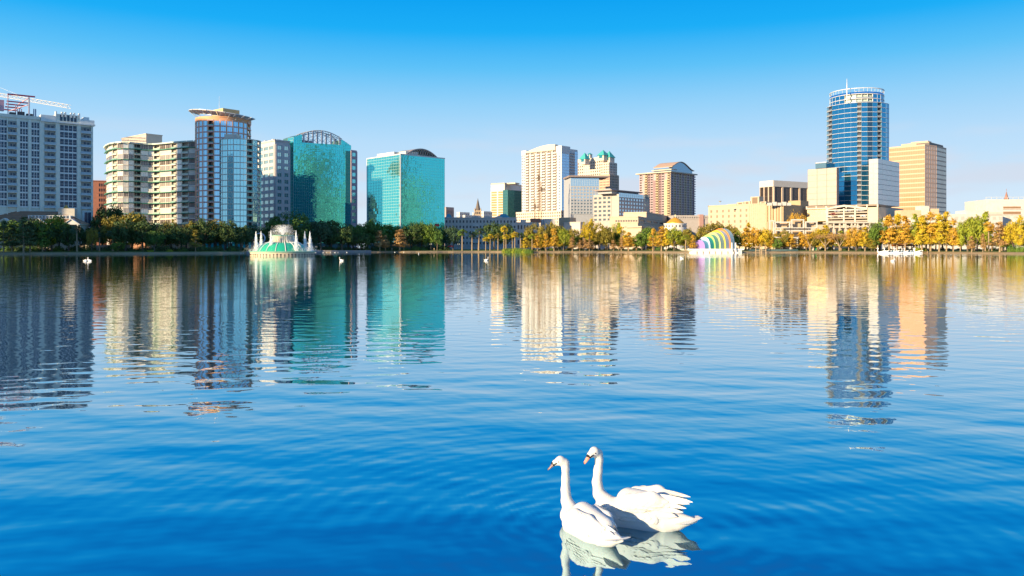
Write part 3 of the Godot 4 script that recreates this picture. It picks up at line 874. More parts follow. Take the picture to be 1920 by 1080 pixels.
# ---------------------------------------------------------------- band shell
func make_bandshell() -> void:
	var o := thing("band_shell", "rainbow striped band shell of nested arches on a white stage", "band shell")
	var d := 414.0
	var s0 := at(1312, d, 2.1)                       # foot of the smallest arch
	var ax := Vector3(0.74, 0, -0.67).normalized()    # the arches grow along this line
	var side := Vector3(0.67, 0, 0.74).normalized()
	var cols := [["aqua", 0.25, 0.60, 0.72], ["teal_green", 0.05, 0.55, 0.42], ["leaf_mint", 0.25, 0.62, 0.38], ["pale_green", 0.50, 0.70, 0.52], ["mint_white", 0.66, 0.76, 0.70], ["pale_mint", 0.60, 0.74, 0.68]]
	var faces := [["violet", 0.30, 0.19, 0.55], ["white_blue", 0.55, 0.66, 0.72], ["lime", 0.34, 0.56, 0.14], ["cream_yellow", 0.62, 0.52, 0.22], ["yellow", 0.66, 0.45, 0.03], ["orange", 0.66, 0.18, 0.03]]
	var run := 0.0
	for i in 6:
		var hgt := lerpf(4.5, 10.8, pow(i / 5.0, 0.8))
		var half := lerpf(3.2, 6.6, i / 5.0)
		var len := 3.7
		var arch := func(hh: float, ww: float) -> Array:
			var l := []
			for k in 17:
				var t := PI * k / 16.0
				l.append(side * (-cos(t) * ww) + UP * (pow(sin(t), 0.72) * hh))
			return l
		var a: Array = arch.call(hgt, half)
		var base := s0 + ax * run
		var shell := MB.new()
		for k in 16: shell.quad(base + a[k + 1], base + a[k], base + ax * len + a[k], base + ax * len + a[k + 1])
		put("arch_shell", shell, mat("shell_" + cols[i][0], cols[i][1], cols[i][2], cols[i][3], 0.55), o)
		var face := MB.new()
		if i == 0:
			for k in range(0, 16): face.tri(base, base + a[k], base + a[k + 1])
			put("rear_wall", face, mat("shell_face_" + faces[0][0], faces[0][1], faces[0][2], faces[0][3], 0.6), o)
		else:
			var inner: Array = arch.call(hgt * 0.72, half * 0.74)
			for k in 16: face.quad(base + inner[k], base + a[k], base + a[k + 1], base + inner[k + 1])
			put("arch_face", face, mat("shell_face_" + faces[i][0], faces[i][1], faces[i][2], faces[i][3], 0.6), o)
		run += len
	var white := mat("stage_white", 0.82, 0.80, 0.76, 0.6)
	var su := Vector3(1, 0, 0); var sw := Vector3(0, 0, 1)
	var p := at(1296, 408, 0)
	var x1 := kx(1378) * 408 - p.x
	slab("stage_deck", white, o, p, su, sw, -0.6, x1 + 4, 1.5, 2.1, -26, 2.2)
	slab("stage_skirt", mat("stage_skirt", 0.78, 0.74, 0.68, 0.7), o, p, su, sw, 0, x1 + 3, -0.4, 1.5, -25, 1.8)
	slab("stage_step", white, o, p, su, sw, -1.5, x1 + 1, -0.4, 0.5, 1.8, 3.2)
	for i in 7:
		slab("pier", mat("pier_wood", 0.30, 0.21, 0.13, 0.85), o, p, su, sw, 2.0 + i * 3.1, 2.35 + i * 3.1, -0.6, 0.85, 3.2, 3.5)
	for px in [1372.0, 1379.0]:
		slab("stage_post", white, o, at(px, 405, 0), su, sw, -0.25, 0.25, 0.5, 5.2, -0.25, 0.25)
	seat(o, at(1338, 410, 0))


# ---------------------------------------------------------------- swan boats, dock and park furniture
func make_boats() -> void:
	var white := mat("boat_white", 0.84, 0.83, 0.82, 0.4, 0.0, false)
	var dark := mat("boat_seat", 0.05, 0.12, 0.2, 0.5, 0.0, false)
	var hull := net([[Vector3(-1.3, 0.25, -0.45), Vector3(1.2, 0.25, -0.45), 0.42, 0.45], [Vector3(-1.3, 0.25, 0.45), Vector3(1.2, 0.25, 0.45), 0.42, 0.45], [Vector3(1.2, 0.3, 0), Vector3(1.7, 0.5, 0), 0.5, 0.3]], 0.09, 0.05)
	var neck := net([[Vector3(1.5, 0.5, 0), Vector3(1.95, 1.1, 0), 0.28, 0.2], [Vector3(1.95, 1.1, 0), Vector3(1.85, 1.8, 0), 0.2, 0.15], [Vector3(1.85, 1.8, 0), Vector3(1.62, 2.2, 0), 0.15, 0.16], [Vector3(1.62, 2.25, 0), Vector3(1.95, 2.38, 0), 0.19, 0.2], [Vector3(1.95, 2.38, 0), Vector3(2.25, 2.22, 0), 0.17, 0.1]], 0.07, 0.03)
	var wing := net([[Vector3(0.9, 0.6, 0.8), Vector3(-0.6, 0.95, 0.85), 0.22, 0.3], [Vector3(-0.6, 0.95, 0.85), Vector3(-1.7, 1.35, 0.75), 0.3, 0.1]], 0.08, 0.04, Vector3(1, 1, 1.8))
	var beak := MB.new()
	beak.tube([Vector3(2.28, 2.2, 0), Vector3(2.6, 2.05, 0)], [0.11, 0.04], 6)
	var i := 0
	for b in [[1654, 380, 2.6], [1664, 374, 1.9], [1676, 379, 0.6], [1683, 373, 2.0], [1692, 377, 1.2], [1701, 372.5, 1.8], [1711, 377, 0.9], [1722, 371.5, 2.1]]:
		var t := thing("swan_boat", "white swan-shaped pedal boat moored at the low dock", "pedal boat", at(b[0], b[1] - 7, 0), b[2], "swan boats at the dock")
		part("hull", hull, white, t)
		part("neck", neck, white, t)
		part("wing", wing, white, t)
		part("wing", wing, white, t).scale = Vector3(1, 1, -1)
		put("beak", beak, mat("boat_beak", 0.65, 0.2, 0.03, 0.5, 0.0, false), t)
		var st := MB.new()
		st.box(Vector3.ZERO, Vector3.RIGHT, Vector3.BACK, -0.9, 0.2, 0.6, 0.82, -0.7, 0.7)
		st.box(Vector3.ZERO, Vector3.RIGHT, Vector3.BACK, -1.15, -0.95, 0.6, 1.35, -0.7, 0.7)
		put("seat", st, dark, t)
		i += 1
	var dk := thing("boat_dock", "low timber dock behind the swan boats", "dock")
	var wood := mat("dock_wood", 0.28, 0.18, 0.10, 0.85)
	var a := at(1644, 382, 0); var b2 := at(1738, 374, 0)
	var u := (b2 - a).normalized(); var w := u.cross(UP)
	var len := (b2 - a).length()
	for k in 24: slab("plank", wood, dk, a, u, w, len * k / 24.0, len * (k + 0.92) / 24.0, 0.45, 0.6, -1.6, 1.6)
	for k in 6: slab("post", wood, dk, a, u, w, len * k / 5.0 - 0.15, len * k / 5.0 + 0.15, -0.7, 1.2, 1.6, 1.9)
	seat(dk, a)
	# hut of orange awning behind the dock
	var hut := thing("ticket_shelter", "long low orange awning behind the swan boats", "shelter")
	var ha := at(1678, 396, ground_y(20)); var hu := Vector3(1, 0, -0.06).normalized(); var hw := hu.cross(UP)
	var roof := MB.new()
	roof.profile(ha, hw, -hu, PackedVector2Array([Vector2(-2.6, 2.2), Vector2(2.6, 2.2), Vector2(0.4, 3.3), Vector2(-0.4, 3.3)]), -10.5, 0.5)
	put("awning", roof, mat("awning_orange", 0.72, 0.20, 0.02, 0.7), hut)
	for k in 5:
		for z in [-2.2, 2.2]: slab("post", wood, hut, ha, hu, hw, k * 2.4, k * 2.4 + 0.18, -0.2, 2.2, z - 0.09, z + 0.09)
	seat(hut, ha)


func lamp_post(px: float, behind: float, where: String) -> void:
	var d := shore(px) + behind
	var g := ground_y(behind)
	var o := thing("street_lamp", "black double-globe park lamp " + where, "street lamp", at(px, d, g), 0.3, "park lamps " + where)
	var pole := MB.new()
	pole.lathe(Vector3.ZERO, [[0.16, -0.3], [0.16, 0.4], [0.07, 0.6], [0.055, 3.9], [0.0, 3.95]], 8)
	pole.tube([Vector3(-0.45, 3.7, 0), Vector3(0, 3.85, 0), Vector3(0.45, 3.7, 0)], [0.035, 0.04, 0.035], 5)
	put("pole", pole, mat("lamp_black", 0.02, 0.025, 0.025, 0.5, 0.3, false), o)
	for s in [-0.45, 0.45]:
		var gl := MB.new()
		gl.lathe(Vector3(s, 3.95, 0), [[0.0, -0.22], [0.16, -0.15], [0.22, 0.0], [0.16, 0.15], [0.0, 0.22]], 10)
		put("globe", gl, mat("lamp_globe", 0.8, 0.8, 0.76, 0.3, 0.0, false), o)

func make_furniture() -> void:
	for p in [[150, 12], [237, 12], [275, 14]]: lamp_post(p[0], p[1], "on the lawn beside the townhouses")
	for p in [[432, 10], [598, 13], [647, 9], [670, 12]]: lamp_post(p[0], p[1], "under the trees behind the fountain")
	for p in [[697, 9], [808, 8], [860, 9]]: lamp_post(p[0], p[1], "on the lawn below the teal block")
	for p in [[1142, 9], [1386, 8], [1400, 8], [1409, 8]]: lamp_post(p[0], p[1], "on the sunny bank near the band shell")
	for p in [[1567, 10], [1659, 8]]: lamp_post(p[0], p[1], "on the sunny bank before the garage")
	# strolling people, a few pixels tall
	var fig := net([[Vector3(-0.1, 0.08, 0.12), Vector3(-0.06, 0.5, 0.06), 0.07, 0.075], [Vector3(-0.06, 0.5, 0.06), Vector3(-0.08, 0.92, 0), 0.08, 0.12], [Vector3(0.1, 0.08, -0.16), Vector3(0.07, 0.5, 0), 0.07, 0.075], [Vector3(0.07, 0.5, 0), Vector3(0.08, 0.92, 0), 0.08, 0.12],
		[Vector3(0, 0.95, 0), Vector3(0, 1.38, 0), 0.15, 0.17], [Vector3(-0.19, 1.38, 0), Vector3(0.19, 1.38, 0), 0.07, 0.07], [Vector3(0, 1.4, 0), Vector3(0, 1.52, 0.01), 0.06, 0.055], [Vector3(0, 1.6, 0.01), Vector3(0, 1.68, 0), 0.1, 0.095], [Vector3(-0.2, 1.36, 0), Vector3(-0.25, 1.08, -0.06), 0.055, 0.045], [Vector3(-0.25, 1.08, -0.06), Vector3(-0.22, 0.84, 0.06), 0.045, 0.04], [Vector3(0.2, 1.36, 0), Vector3(0.25, 1.08, 0.04), 0.055, 0.045], [Vector3(0.25, 1.08, 0.04), Vector3(0.22, 0.84, 0.16), 0.045, 0.04]], 0.03, 0.015)
	var hair := MB.new()
	hair.lathe(Vector3(0, 1.66, -0.015), [[0.112, 0.0], [0.1, 0.07], [0.06, 0.115], [0.0, 0.13]], 10)
	var i := 0
	for p in [[735, 6, "pale grey clothes walking past the brown cypresses", 0.45, 0.44, 0.46], [814, 7, "a tan coat standing by the shaded lawn", 0.45, 0.34, 0.22], [1291, 6, "white clothes near the band shell stage", 0.75, 0.72, 0.68], [1283, 8, "dark clothes near the band shell stage", 0.08, 0.07, 0.08], [1193, 6, "brown clothes on the sunny bank", 0.3, 0.16, 0.08], [1851, 7, "yellow clothes under the orange palm", 0.75, 0.55, 0.03]]:
		var o := thing("person", "person in " + p[2], "person", at(p[0], shore(p[0]) + p[1], ground_y(p[1])), 1.2 + i * 1.9)
		part("body", fig, mat("cloth_%d" % i, p[3], p[4], p[5], 0.85, 0.0, false), o)
		put("hair", hair, mat("hair_brown", 0.06, 0.035, 0.02, 0.8, 0.0, false), o)
		i += 1
	# red market umbrella in the shade, timber frame at the water, low walls
	var um := thing("parasol", "small red parasol under the dark trees by the apartment block", "parasol", at(845, shore(845) + 14, ground_y(14)))
	var cn := MB.new(); cn.lathe(Vector3.ZERO, [[2.0, 2.2], [1.0, 2.9], [0.05, 3.3]], 12)
	put("canopy", cn, mat("parasol_red", 0.6, 0.05, 0.04, 0.8), um)
	var pl := MB.new(); pl.tube([Vector3(0, -0.2, 0), Vector3(0, 3.3, 0)], [0.04, 0.03], 6)
	put("pole", pl, mats["lamp_black"], um)
	for q in [[1421.0, "timber ladder frame standing at the water beside the band shell"], [1432.0, "shorter timber ladder frame by the railing beside the band shell"]]:
		var fr := thing("timber_frame", q[1], "frame")
		var fo := at(q[0], shore(q[0]) - 1.5, 0)
		var wd := mat("pale_timber", 0.6, 0.42, 0.24, 0.8)
		for x in [-1.1, 1.1]: slab("post", wd, fr, fo, Vector3.RIGHT, Vector3.BACK, x - 0.12, x + 0.12, -0.6, 4.4 if q[0] < 1425 else 3.6, -0.12, 0.12)
		for y in [1.2, 2.4, 3.3]: slab("rung", wd, fr, fo, Vector3.RIGHT, Vector3.BACK, -0.98, 0.98, y, y + 0.16, -0.08, 0.08)
		seat(fr, fo)
	var wall := thing("retaining_wall", "low grey lakeside wall below the teal tower", "wall")
	for k in 22:
		var pa := 462.0 + k * 10.6
		var a := at(pa, shore(pa) + 1.2, 0); var b := at(pa + 10.6, shore(pa + 10.6) + 1.2, 0)
		var u := (b - a).normalized()
		slab("panel", mat("wall_grey_%d" % (k % 3), 0.24 + 0.03 * (k % 3), 0.23 + 0.02 * (k % 3), 0.24, 0.85), wall, a, u, u.cross(UP), 0.02, (b - a).length() - 0.02, -0.3, 1.25 + 0.02 * (k % 2), 0, 0.5)
	seat(wall, at(575, shore(575), 0))
	var rail := thing("lake_railing", "dark green railing along the bank beside the band shell", "railing")
	for k in 14:
		var pa := 1404.0 + k * 6.6
		var a := at(pa, shore(pa) + 2.5, 0.7); var b := at(pa + 6.6, shore(pa + 6.6) + 2.5, 0.7)
		var u := (b - a).normalized()
		slab("post", mat("rail_green", 0.03, 0.07, 0.08, 0.6), rail, a, u, u.cross(UP), -0.06, 0.06, -0.2, 1.3, -0.06, 0.06)
		slab("panel", mats["rail_green"], rail, a, u, u.cross(UP), 0.07, (b - a).length() - 0.07, 0.15, 1.15, -0.03, 0.03)
	seat(rail, at(1450, shore(1450), 0.7))


# ---------------------------------------------------------------- building helpers
func foot(pl: float, pm: float, pr: float, d: float, turn := 46.0) -> Array:  # corners left, near, right, back of a block seen corner-on
	var t := deg_to_rad(turn)
	var m := at(pm, d)
	var a := (m.x - kx(pl) * d) / (cos(t) + kx(pl) * sin(t))
	var b := maxf((kx(pr) * d - m.x) / (sin(t) - kx(pr) * cos(t)), 0.5)
	var l := m + Vector3(-cos(t), 0, -sin(t)) * a
	var r := m + Vector3(sin(t), 0, -cos(t)) * b
	return [l, m, r, l + r - m]

func front(pl: float, pr: float, d: float, deep: float, turn := 0.0) -> Array:  # a block that shows one long face
	var l := at(pl, d)
	var u := Vector3(cos(deg_to_rad(turn)), 0, -sin(deg_to_rad(turn)))
	var t := (-kx(pr) * l.z - l.x) / (u.x + kx(pr) * u.z)
	var r := l + u * t
	var w := u.cross(UP)
	return [l, r, r - w * deep, l - w * deep]

func side(f: Array, i: int) -> Dictionary:
	var a: Vector3 = f[i]; var b: Vector3 = f[(i + 1) % f.size()]
	var u := (b - a).normalized()
	return {"o": Vector3(a.x, 0, a.z), "u": u, "w": u.cross(UP), "len": (b - a).length()}

func along(s: Dictionary, px: float) -> float:
	return (-kx(px) * s.o.z - s.o.x) / (s.u.x + kx(px) * s.u.z)

func depth_at(s: Dictionary, x: float) -> float: return -(s.o.z + s.u.z * x)

func body(o: Node3D, f: Array, y0: float, y1: float, m: Material, called := "body") -> void:
	var mb := MB.new()
	mb.prism(f, y0, y1)
	put(called, mb, m, o)

func parapet(o: Node3D, f: Array, y: float, h: float, m: Material, out := 0.25, thick := 0.5) -> void:
	var mb := MB.new()
	for i in f.size():
		var s := side(f, i)
		mb.box(s.o, s.u, s.w, -out + 0.003 * i, s.len + out, y - 0.01 * i, y + h - 0.004 * i, -thick, out)
	put("parapet", mb, m, o)

# wall grid of piers and spandrels with a pane in each opening
func grid(o: Node3D, s: Dictionary, y0: float, y1: float, cols: int, rows: int, wall: Material, pane: Material, wf := 0.6, hf := 0.55, single := true, x0 := 0.0, x1 := -1.0, deep := 0.3, bars := 0) -> void:
	if x1 < 0: x1 = s.len
	var cw := (x1 - x0) / cols; var rh := (y1 - y0) / rows
	var pw := cw * (1 - wf) * 0.5; var ph := rh * (1 - hf) * 0.5
	var mb := MB.new()
	for i in cols + 1:
		var c := x0 + i * cw
		mb.box(s.o, s.u, s.w, maxf(c - pw, x0), minf(c + pw, x1) + (deep - 0.004 if i == cols and x1 > s.len - 0.05 else 0.0), y0, y1, -0.01, deep)
	for j in rows + 1:
		for i in cols:
			mb.box(s.o, s.u, s.w, x0 + i * cw + pw, x0 + (i + 1) * cw - pw, maxf(y0 + j * rh - ph, y0), minf(y0 + j * rh + ph, y1), -0.01, deep - 0.05)
	if bars:
		for i in cols:
			for b in bars:
				var c := x0 + i * cw + pw + (cw - 2 * pw) * (b + 1.0) / (bars + 1.0)
				for j in rows: mb.box(s.o, s.u, s.w, c - 0.07, c + 0.07, y0 + j * rh + ph, y0 + (j + 1) * rh - ph, 0.0, 0.16)
	put("wall", mb, wall, o)
	var all := MB.new()
	for i in cols:
		for j in rows:
			var a := x0 + i * cw + pw; var b := x0 + (i + 1) * cw - pw; var e := y0 + j * rh + ph; var g := y0 + (j + 1) * rh - ph
			if single: slab("window", pane, o, s.o, s.u, s.w, a, b, e, g, -0.05, 0.07)
			else: all.box(s.o, s.u, s.w, a, b, e, g, -0.05, 0.07)
	put("windows", all, pane, o, true)

# curtain wall: panes set a touch out of true, thin mullions over them
func curtain(o: Node3D, s: Dictionary, y0: float, y1: float, cols: int, rows: int, pane: Material, mull: Material, tilt := 0.004, top = null, bar := 0.09, x0 := 0.0, x1 := -1.0) -> void:
	if x1 < 0: x1 = s.len
	var cw := (x1 - x0) / cols; var rh := (y1 - y0) / rows
	var g := MB.new(); var m := MB.new()
	for i in cols:
		var a := x0 + i * cw; var b := a + cw
		for j in rows:
			var e := y0 + j * rh; var h := e + rh
			if top != null:
				var lim: float = top.call((a + b) * 0.5)
				if e >= lim: continue
				h = minf(h, lim)
			var p := [Vector2(a, e), Vector2(b, e), Vector2(b, h), Vector2(a, h)].map(func(q): return s.o + s.u * q.x + UP * q.y + s.w * 0.1)
			var tx := rng.randfn() * tilt; var ty := rng.randfn() * tilt
			g.quad(p[0], p[1], p[2], p[3])
			var nn: Vector3 = (s.w + s.u * tx + UP * ty).normalized()
			for k in range(g.n.size() - 6, g.n.size()): g.n[k] = nn
	for i in cols + 1:
		var x := x0 + i * cw
		var lim: float = y1 if top == null else top.call(clampf(x, x0, x1))
		m.box(s.o, s.u, s.w, x - bar, x + bar, y0, lim, 0.0, 0.16)
	for j in rows + 1:
		var y := y0 + j * rh
		if top == null: m.box(s.o, s.u, s.w, x0, x1, y - bar, y + bar, 0.0, 0.15)
		else:
			for i in cols:
				if y < top.call(x0 + (i + 0.5) * cw): m.box(s.o, s.u, s.w, x0 + i * cw, x0 + (i + 1) * cw, y - bar, y + bar, 0.0, 0.15)
	put("glass_panes", g, pane, o, true)
	put("mullions", m, mull, o, true)

# a storeyed wall along a bent line; look(i) names each bay: a pane material, or "b" for a recessed balcony
func storeys(o: Node3D, pts: Array, y0: float, fh: float, nf: int, look: Callable, c: Dictionary) -> void:
	var posts := MB.new(); var rails := MB.new(); var joined := {}
	for i in pts.size() - 1:
		var s := side(pts, i)
		var bay = look.call(i)
		var balcony: bool = bay is String
		for j in nf:
			var y := y0 + j * fh
			if balcony:
				slab("balcony_door", c.dark, o, s.o, s.u, s.w, 0.05, s.len - 0.05, y + 0.25, y + fh - 0.1, -1.5, -1.4)
				rails.box(s.o, s.u, s.w, 0, s.len, y + 0.25, y + 1.25, c.out + 0.15, c.out + 0.22)
			else:
				var m: Material = bay if bay is Material else bay[j % bay.size()]
				if c.single: slab("window", m, o, s.o, s.u, s.w, 0.02, s.len - 0.02, y + c.sill, y + fh - 0.08, -0.3, 0.0)
				else:
					if not joined.has(m): joined[m] = MB.new()
					joined[m].box(s.o, s.u, s.w, 0.02, s.len - 0.02, y + c.sill, y + fh - 0.08, -0.3, 0.0)
				for b in c.bars:
					var x: float = s.len * (b + 1.0) / (c.bars + 1.0)
					posts.box(s.o, s.u, s.w, x - 0.06, x + 0.06, y + c.sill, y + fh - 0.08, -0.1, 0.06)
		posts.box(s.o, s.u, s.w, -c.post, c.post, y0, y0 + nf * fh, -0.6, 0.1 + 0.002 * (i % 2))
		if balcony: posts.box(s.o, s.u, s.w, s.len * 0.5 - 0.1, s.len * 0.5 + 0.1, y0, y0 + nf * fh, -1.38, -1.3)
	put("posts", posts, c.frame, o)
	put("balcony_rails", rails, c.rail, o)
	for m in joined: put("windows", joined[m], m, o, true)
	for j in nf + 1:
		var y := y0 + j * fh
		var strong: bool = j % int(c.every) == 0
		var out: float = c.out_strong if strong else c.out
		var mb := MB.new()
		var top: float = y + c.sill if not strong else y + 0.3
		for i in pts.size() - 1:
			var s := side(pts, i)
			var ext: float = out if not look.call(i) is String else maxf(out, c.out + 0.25)
			mb.quad(s.o + UP * y + s.w * ext, s.o + s.u * s.len + UP * y + s.w * ext, s.o + s.u * s.len + UP * top + s.w * ext, s.o + UP * top + s.w * ext)
			mb.quad(s.o + UP * top + s.w * ext, s.o + s.u * s.len + UP * top + s.w * ext, s.o + s.u * s.len + UP * top - s.w * 1.6, s.o + UP * top - s.w * 1.6)
			mb.quad(s.o + UP * y - s.w * 1.6, s.o + s.u * s.len + UP * y - s.w * 1.6, s.o + s.u * s.len + UP * y + s.w * ext, s.o + UP * y + s.w * ext)
		put("floor_slab", mb, c.strong if strong else c.slab, o)
		if strong and top < y + c.sill - 0.05:
			var sp := MB.new()
			for i in pts.size() - 1:
				if look.call(i) is String: continue
				var s := side(pts, i)
				sp.box(s.o, s.u, s.w, 0, s.len, top, y + c.sill, -0.3, 0.03)
			put("spandrel", sp, c.slab, o)

func lattice(mb: MB, a: Vector3, b: Vector3, wide: float, bays: int, r: float) -> void:  # square lattice boom
	var d := (b - a).normalized()
	var s := d.cross(UP if absf(d.y) < 0.9 else Vector3.RIGHT).normalized() * wide * 0.5
	var t := d.cross(s).normalized() * wide * 0.5
	var cor := [s + t, s - t, -s - t, t - s]
	for k in 4:
		mb.tube([a + cor[k], b + cor[k]], [r, r], 4)
		for i in bays:
			var p := a.lerp(b, float(i) / bays); var q := a.lerp(b, float(i + 1) / bays)
			mb.tube([p + cor[k], q + cor[(k + 1) % 4]], [r * 0.7, r * 0.7], 3)
			mb.tube([p + cor[k], p + cor[(k + 1) % 4]], [r * 0.7, r * 0.7], 3)

func centre(f: Array) -> Vector3:
	var c := Vector3.ZERO
	for p in f: c += p
	c /= f.size()
	return Vector3(c.x, 0.0, c.z)

func block(called: String, label: String, f: Array, y1: float, wall: Material, pane: Material, faces: Array, top := 0.8, wf := 0.55, hf := 0.5, single := true, y0 := 0.0, roof: Material = null) -> Node3D:
	# a plain block: faces = [[side, columns, rows, lower edge], ...]
	var o := thing(called, label, "building")
	body(o, f, y0, y1, wall)
	for q in faces:
		var s := side(f, q[0])
		grid(o, s, q[3], y1 - 0.6, q[1], q[2], wall, pane, wf, hf, single)
	if top > 0: parapet(o, f, y1 - 0.3, top, roof if roof else wall, 0.34)
	return o

func rooftop(o: Node3D, f: Array, y: float, n: int, seedy: int, m: Material) -> void:   # plant boxes on a roof
	rng.seed = seedy
	var c := centre(f)
	for i in n:
		var e: Vector3 = f[rng.randi() % f.size()]
		var p := c.lerp(Vector3(e.x, 0, e.z), rng.randf_range(0.1, 0.6))
		var q := side(f, 0)
		slab("roof_unit", m, o, p, q.u, q.w, -rng.randf_range(1, 3), rng.randf_range(1, 3), y - 0.1, y + rng.randf_range(1.2, 3.2), -1.5, 1.5)


# ---------------------------------------------------------------- left half of the skyline
func make_left_tower() -> void:
	var o := thing("apartment_tower", "pale grey apartment tower with dark window bays beside the townhouses", "building")
	var wall := mat("tower_pale", 0.80, 0.80, 0.70, 0.75)
	var white := mat("tower_white", 0.80, 0.82, 0.80, 0.6)
	var dark := mat("tower_glass", 0.015, 0.05, 0.10, 0.25, 0.0, false)
	var u := Vector3(0.777, 0, -0.631).normalized()
	var a := at(-70, 336)
	var s := {"o": Vector3(a.x, 0, a.z), "u": u, "w": u.cross(UP), "len": 0.0}
	s.len = along(s, 174)
	var f := [s.o, s.o + u * s.len, s.o + u * s.len - s.w * 24.0, s.o - s.w * 24.0]
	body(o, f, 0, 59.0, wall)
	var fh := 3.12
	var ytop := 57.6
	for b in [[-62, -46, "w", 3], [-44, -26, "b", 2], [-22, -8, "w", 3], [-4, 13, "w", 3], [14.5, 31, "b", 2], [37, 52.5, "w", 3], [58.5, 74, "w", 3], [83, 103.5, "b", 2], [112, 144, "w", 4], [151.5, 170, "b", 2]]:
		var x0 := along(s, b[0]); var x1 := along(s, b[1])
		var floors := 12
		for j in floors:
			var y := ytop - (j + 1) * fh
			if b[2] == "w":
				var win := MB.new()
				win.box(s.o, s.u, s.w, x0, x1, y + 0.55, y + fh - 0.12, -0.05, 0.12)
				var p := put("window", win, dark, o)
				var fr := MB.new()
				for k in b[3] + 1:
					var x := lerpf(x0, x1, k / float(b[3]))
					fr.box(s.o, s.u, s.w, x - 0.11, x + 0.11, y + 0.55, y + fh - 0.12, 0.1, 0.24)
				fr.box(s.o, s.u, s.w, x0, x1, y + fh * 0.5, y + fh * 0.5 + 0.09, 0.1, 0.2)
				put("frame", fr, white, p)
				slab("spandrel", white, o, s.o, s.u, s.w, x0, x1, y - 0.12, y + 0.55, -0.05, 0.3)
			else:
				var rec := MB.new()
				rec.box(s.o, s.u, s.w, x0, x1, y + 0.1, y + fh - 0.15, -0.05, 0.06)
				var bal := put("balcony", rec, mat("balcony_back", 0.36, 0.36, 0.33, 0.8), o)
				slab("door", dark, bal, s.o, s.u, s.w, lerpf(x0, x1, 0.30), lerpf(x0, x1, 0.50), y + 0.2, y + 2.4, 0.05, 0.14)
				slab("door", dark, bal, s.o, s.u, s.w, lerpf(x0, x1, 0.62), lerpf(x0, x1, 0.86), y + 0.2, y + 2.2, 0.05, 0.14)
				slab("floor", white, bal, s.o, s.u, s.w, x0 - 0.1, x1 + 0.1, y - 0.05, y + 0.14, 0.07, 1.25)
				slab("railing", mat("railing_blue", 0.42, 0.52, 0.58, 0.5), bal, s.o, s.u, s.w, x0 - 0.1, x1 + 0.1, y + 0.14, y + 1.1, 1.17, 1.23)
				slab("chair", mats["tower_glass"], bal, s.o, s.u, s.w, lerpf(x0, x1, 0.4), lerpf(x0, x1, 0.55), y + 0.15, y + 0.9, 0.4, 0.9)
	var piers := MB.new()
	for q in [[-46, -44], [-26, -22], [-8, -4], [13, 14.5], [31, 36.8], [52.8, 58.2], [74.3, 82.8], [103.7, 111.5], [144.4, 151.2], [170.3, 174]]:
		piers.box(s.o, s.u, s.w, along(s, q[0]), along(s, q[1]), 10.0, 58.6, -0.05, 0.65)
	put("piers", piers, wall, o)
	slab("base_frame", white, o, s.o, s.u, s.w, along(s, 154), along(s, 171.5), 11.5, 19.6, -0.05, 0.55)
	for k in 2:
		slab("stair_window", dark, o, s.o, s.u, s.w, along(s, 158 + k * 6.4), along(s, 163.7 + k * 6.4), 12.2, 18.7, 0.5, 0.62)
	slab("porch", white, o, s.o, s.u, s.w, along(s, 163), along(s, 180), 6.0, 12.0, -3, 2.5)
	# cornice and roof blocks
	slab("cornice", white, o, s.o, s.u, s.w, along(s, 76), along(s, 174) + 0.8, 58.2, 58.8, -2, 1.3)
	slab("roof_block", white, o, s.o, s.u, s.w, along(s, 76), along(s, 104), 58.8, 61.2, -6, 0.9)
	slab("roof_block", wall, o, s.o, s.u, s.w, along(s, 104), along(s, 149), 58.8, 62.2, -7, 0.7)
	slab("roof_block", white, o, s.o, s.u, s.w, along(s, 149), along(s, 174) + 0.5, 58.8, 60.6, -6, 0.9)
	slab("roof_block", wall, o, s.o, s.u, s.w, along(s, -62), along(s, 75), 58.8, 60.2, -7, 0.5)
	for k in 5: slab("attic_window", dark, o, s.o, s.u, s.w, along(s, 112 + k * 6.6), along(s, 116.5 + k * 6.6), 59.2, 61.9, 0.6, 0.8)
	for px in [104.5, 116, 122, 133, 139, 148]: slab("finial", white, o, s.o, s.u, s.w, along(s, px) - 0.3, along(s, px) + 0.3, 61.0, 63.2, -0.5, 1.1)
	slab("roof_vault", white, o, s.o, s.u, s.w, along(s, 157), along(s, 167), 60.6, 61.9, -6, 0.4)
	seat(o, s.o)
	# steel frame and crane behind
	var red := mat("steel_red", 0.45, 0.05, 0.10, 0.6)
	var pink := mat("steel_sunlit_pink", 0.72, 0.40, 0.44, 0.6)  # pink puts the sunlight on the red steel into its colour
	var st := thing("steel_frame", "red steel roof frame under construction on the pale tower", "steel frame")
	var fo = s.o + u * along(s, 16) - s.w * 3.0
	var fl := along(s, 58) - along(s, 16)
	slab("beam", red, st, fo, u, s.w, 0, fl + 2.0, 69.0, 69.6, -0.2, 0.2)
	for k in 4: slab("beam", red, st, fo, u, s.w, 0, fl - k * 1.2, 66.4 - k * 0.9, 66.9 - k * 0.9, -2.5 * k - 3.0, -2.5 * k - 2.6)
	slab("column", mat("steel_white", 0.75, 0.66, 0.66, 0.6), st, fo, u, s.w, fl - 0.6, fl, 58.5, 69.0, -0.3, 0.3)
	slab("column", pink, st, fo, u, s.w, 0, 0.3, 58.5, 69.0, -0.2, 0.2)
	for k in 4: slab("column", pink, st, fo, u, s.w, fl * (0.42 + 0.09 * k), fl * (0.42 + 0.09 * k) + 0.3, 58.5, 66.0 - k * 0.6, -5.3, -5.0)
	var br := MB.new()
	br.tube([fo + u * (fl - 0.3) + UP * 68.6, fo + u * (fl - 4) + UP * 65.8 - s.w * 6], [0.2, 0.2], 5)
	br.tube([fo + u * (fl - 0.3) + UP * 65.6, fo + u * (fl - 7) + UP * 63.2 - s.w * 9], [0.2, 0.2], 5)
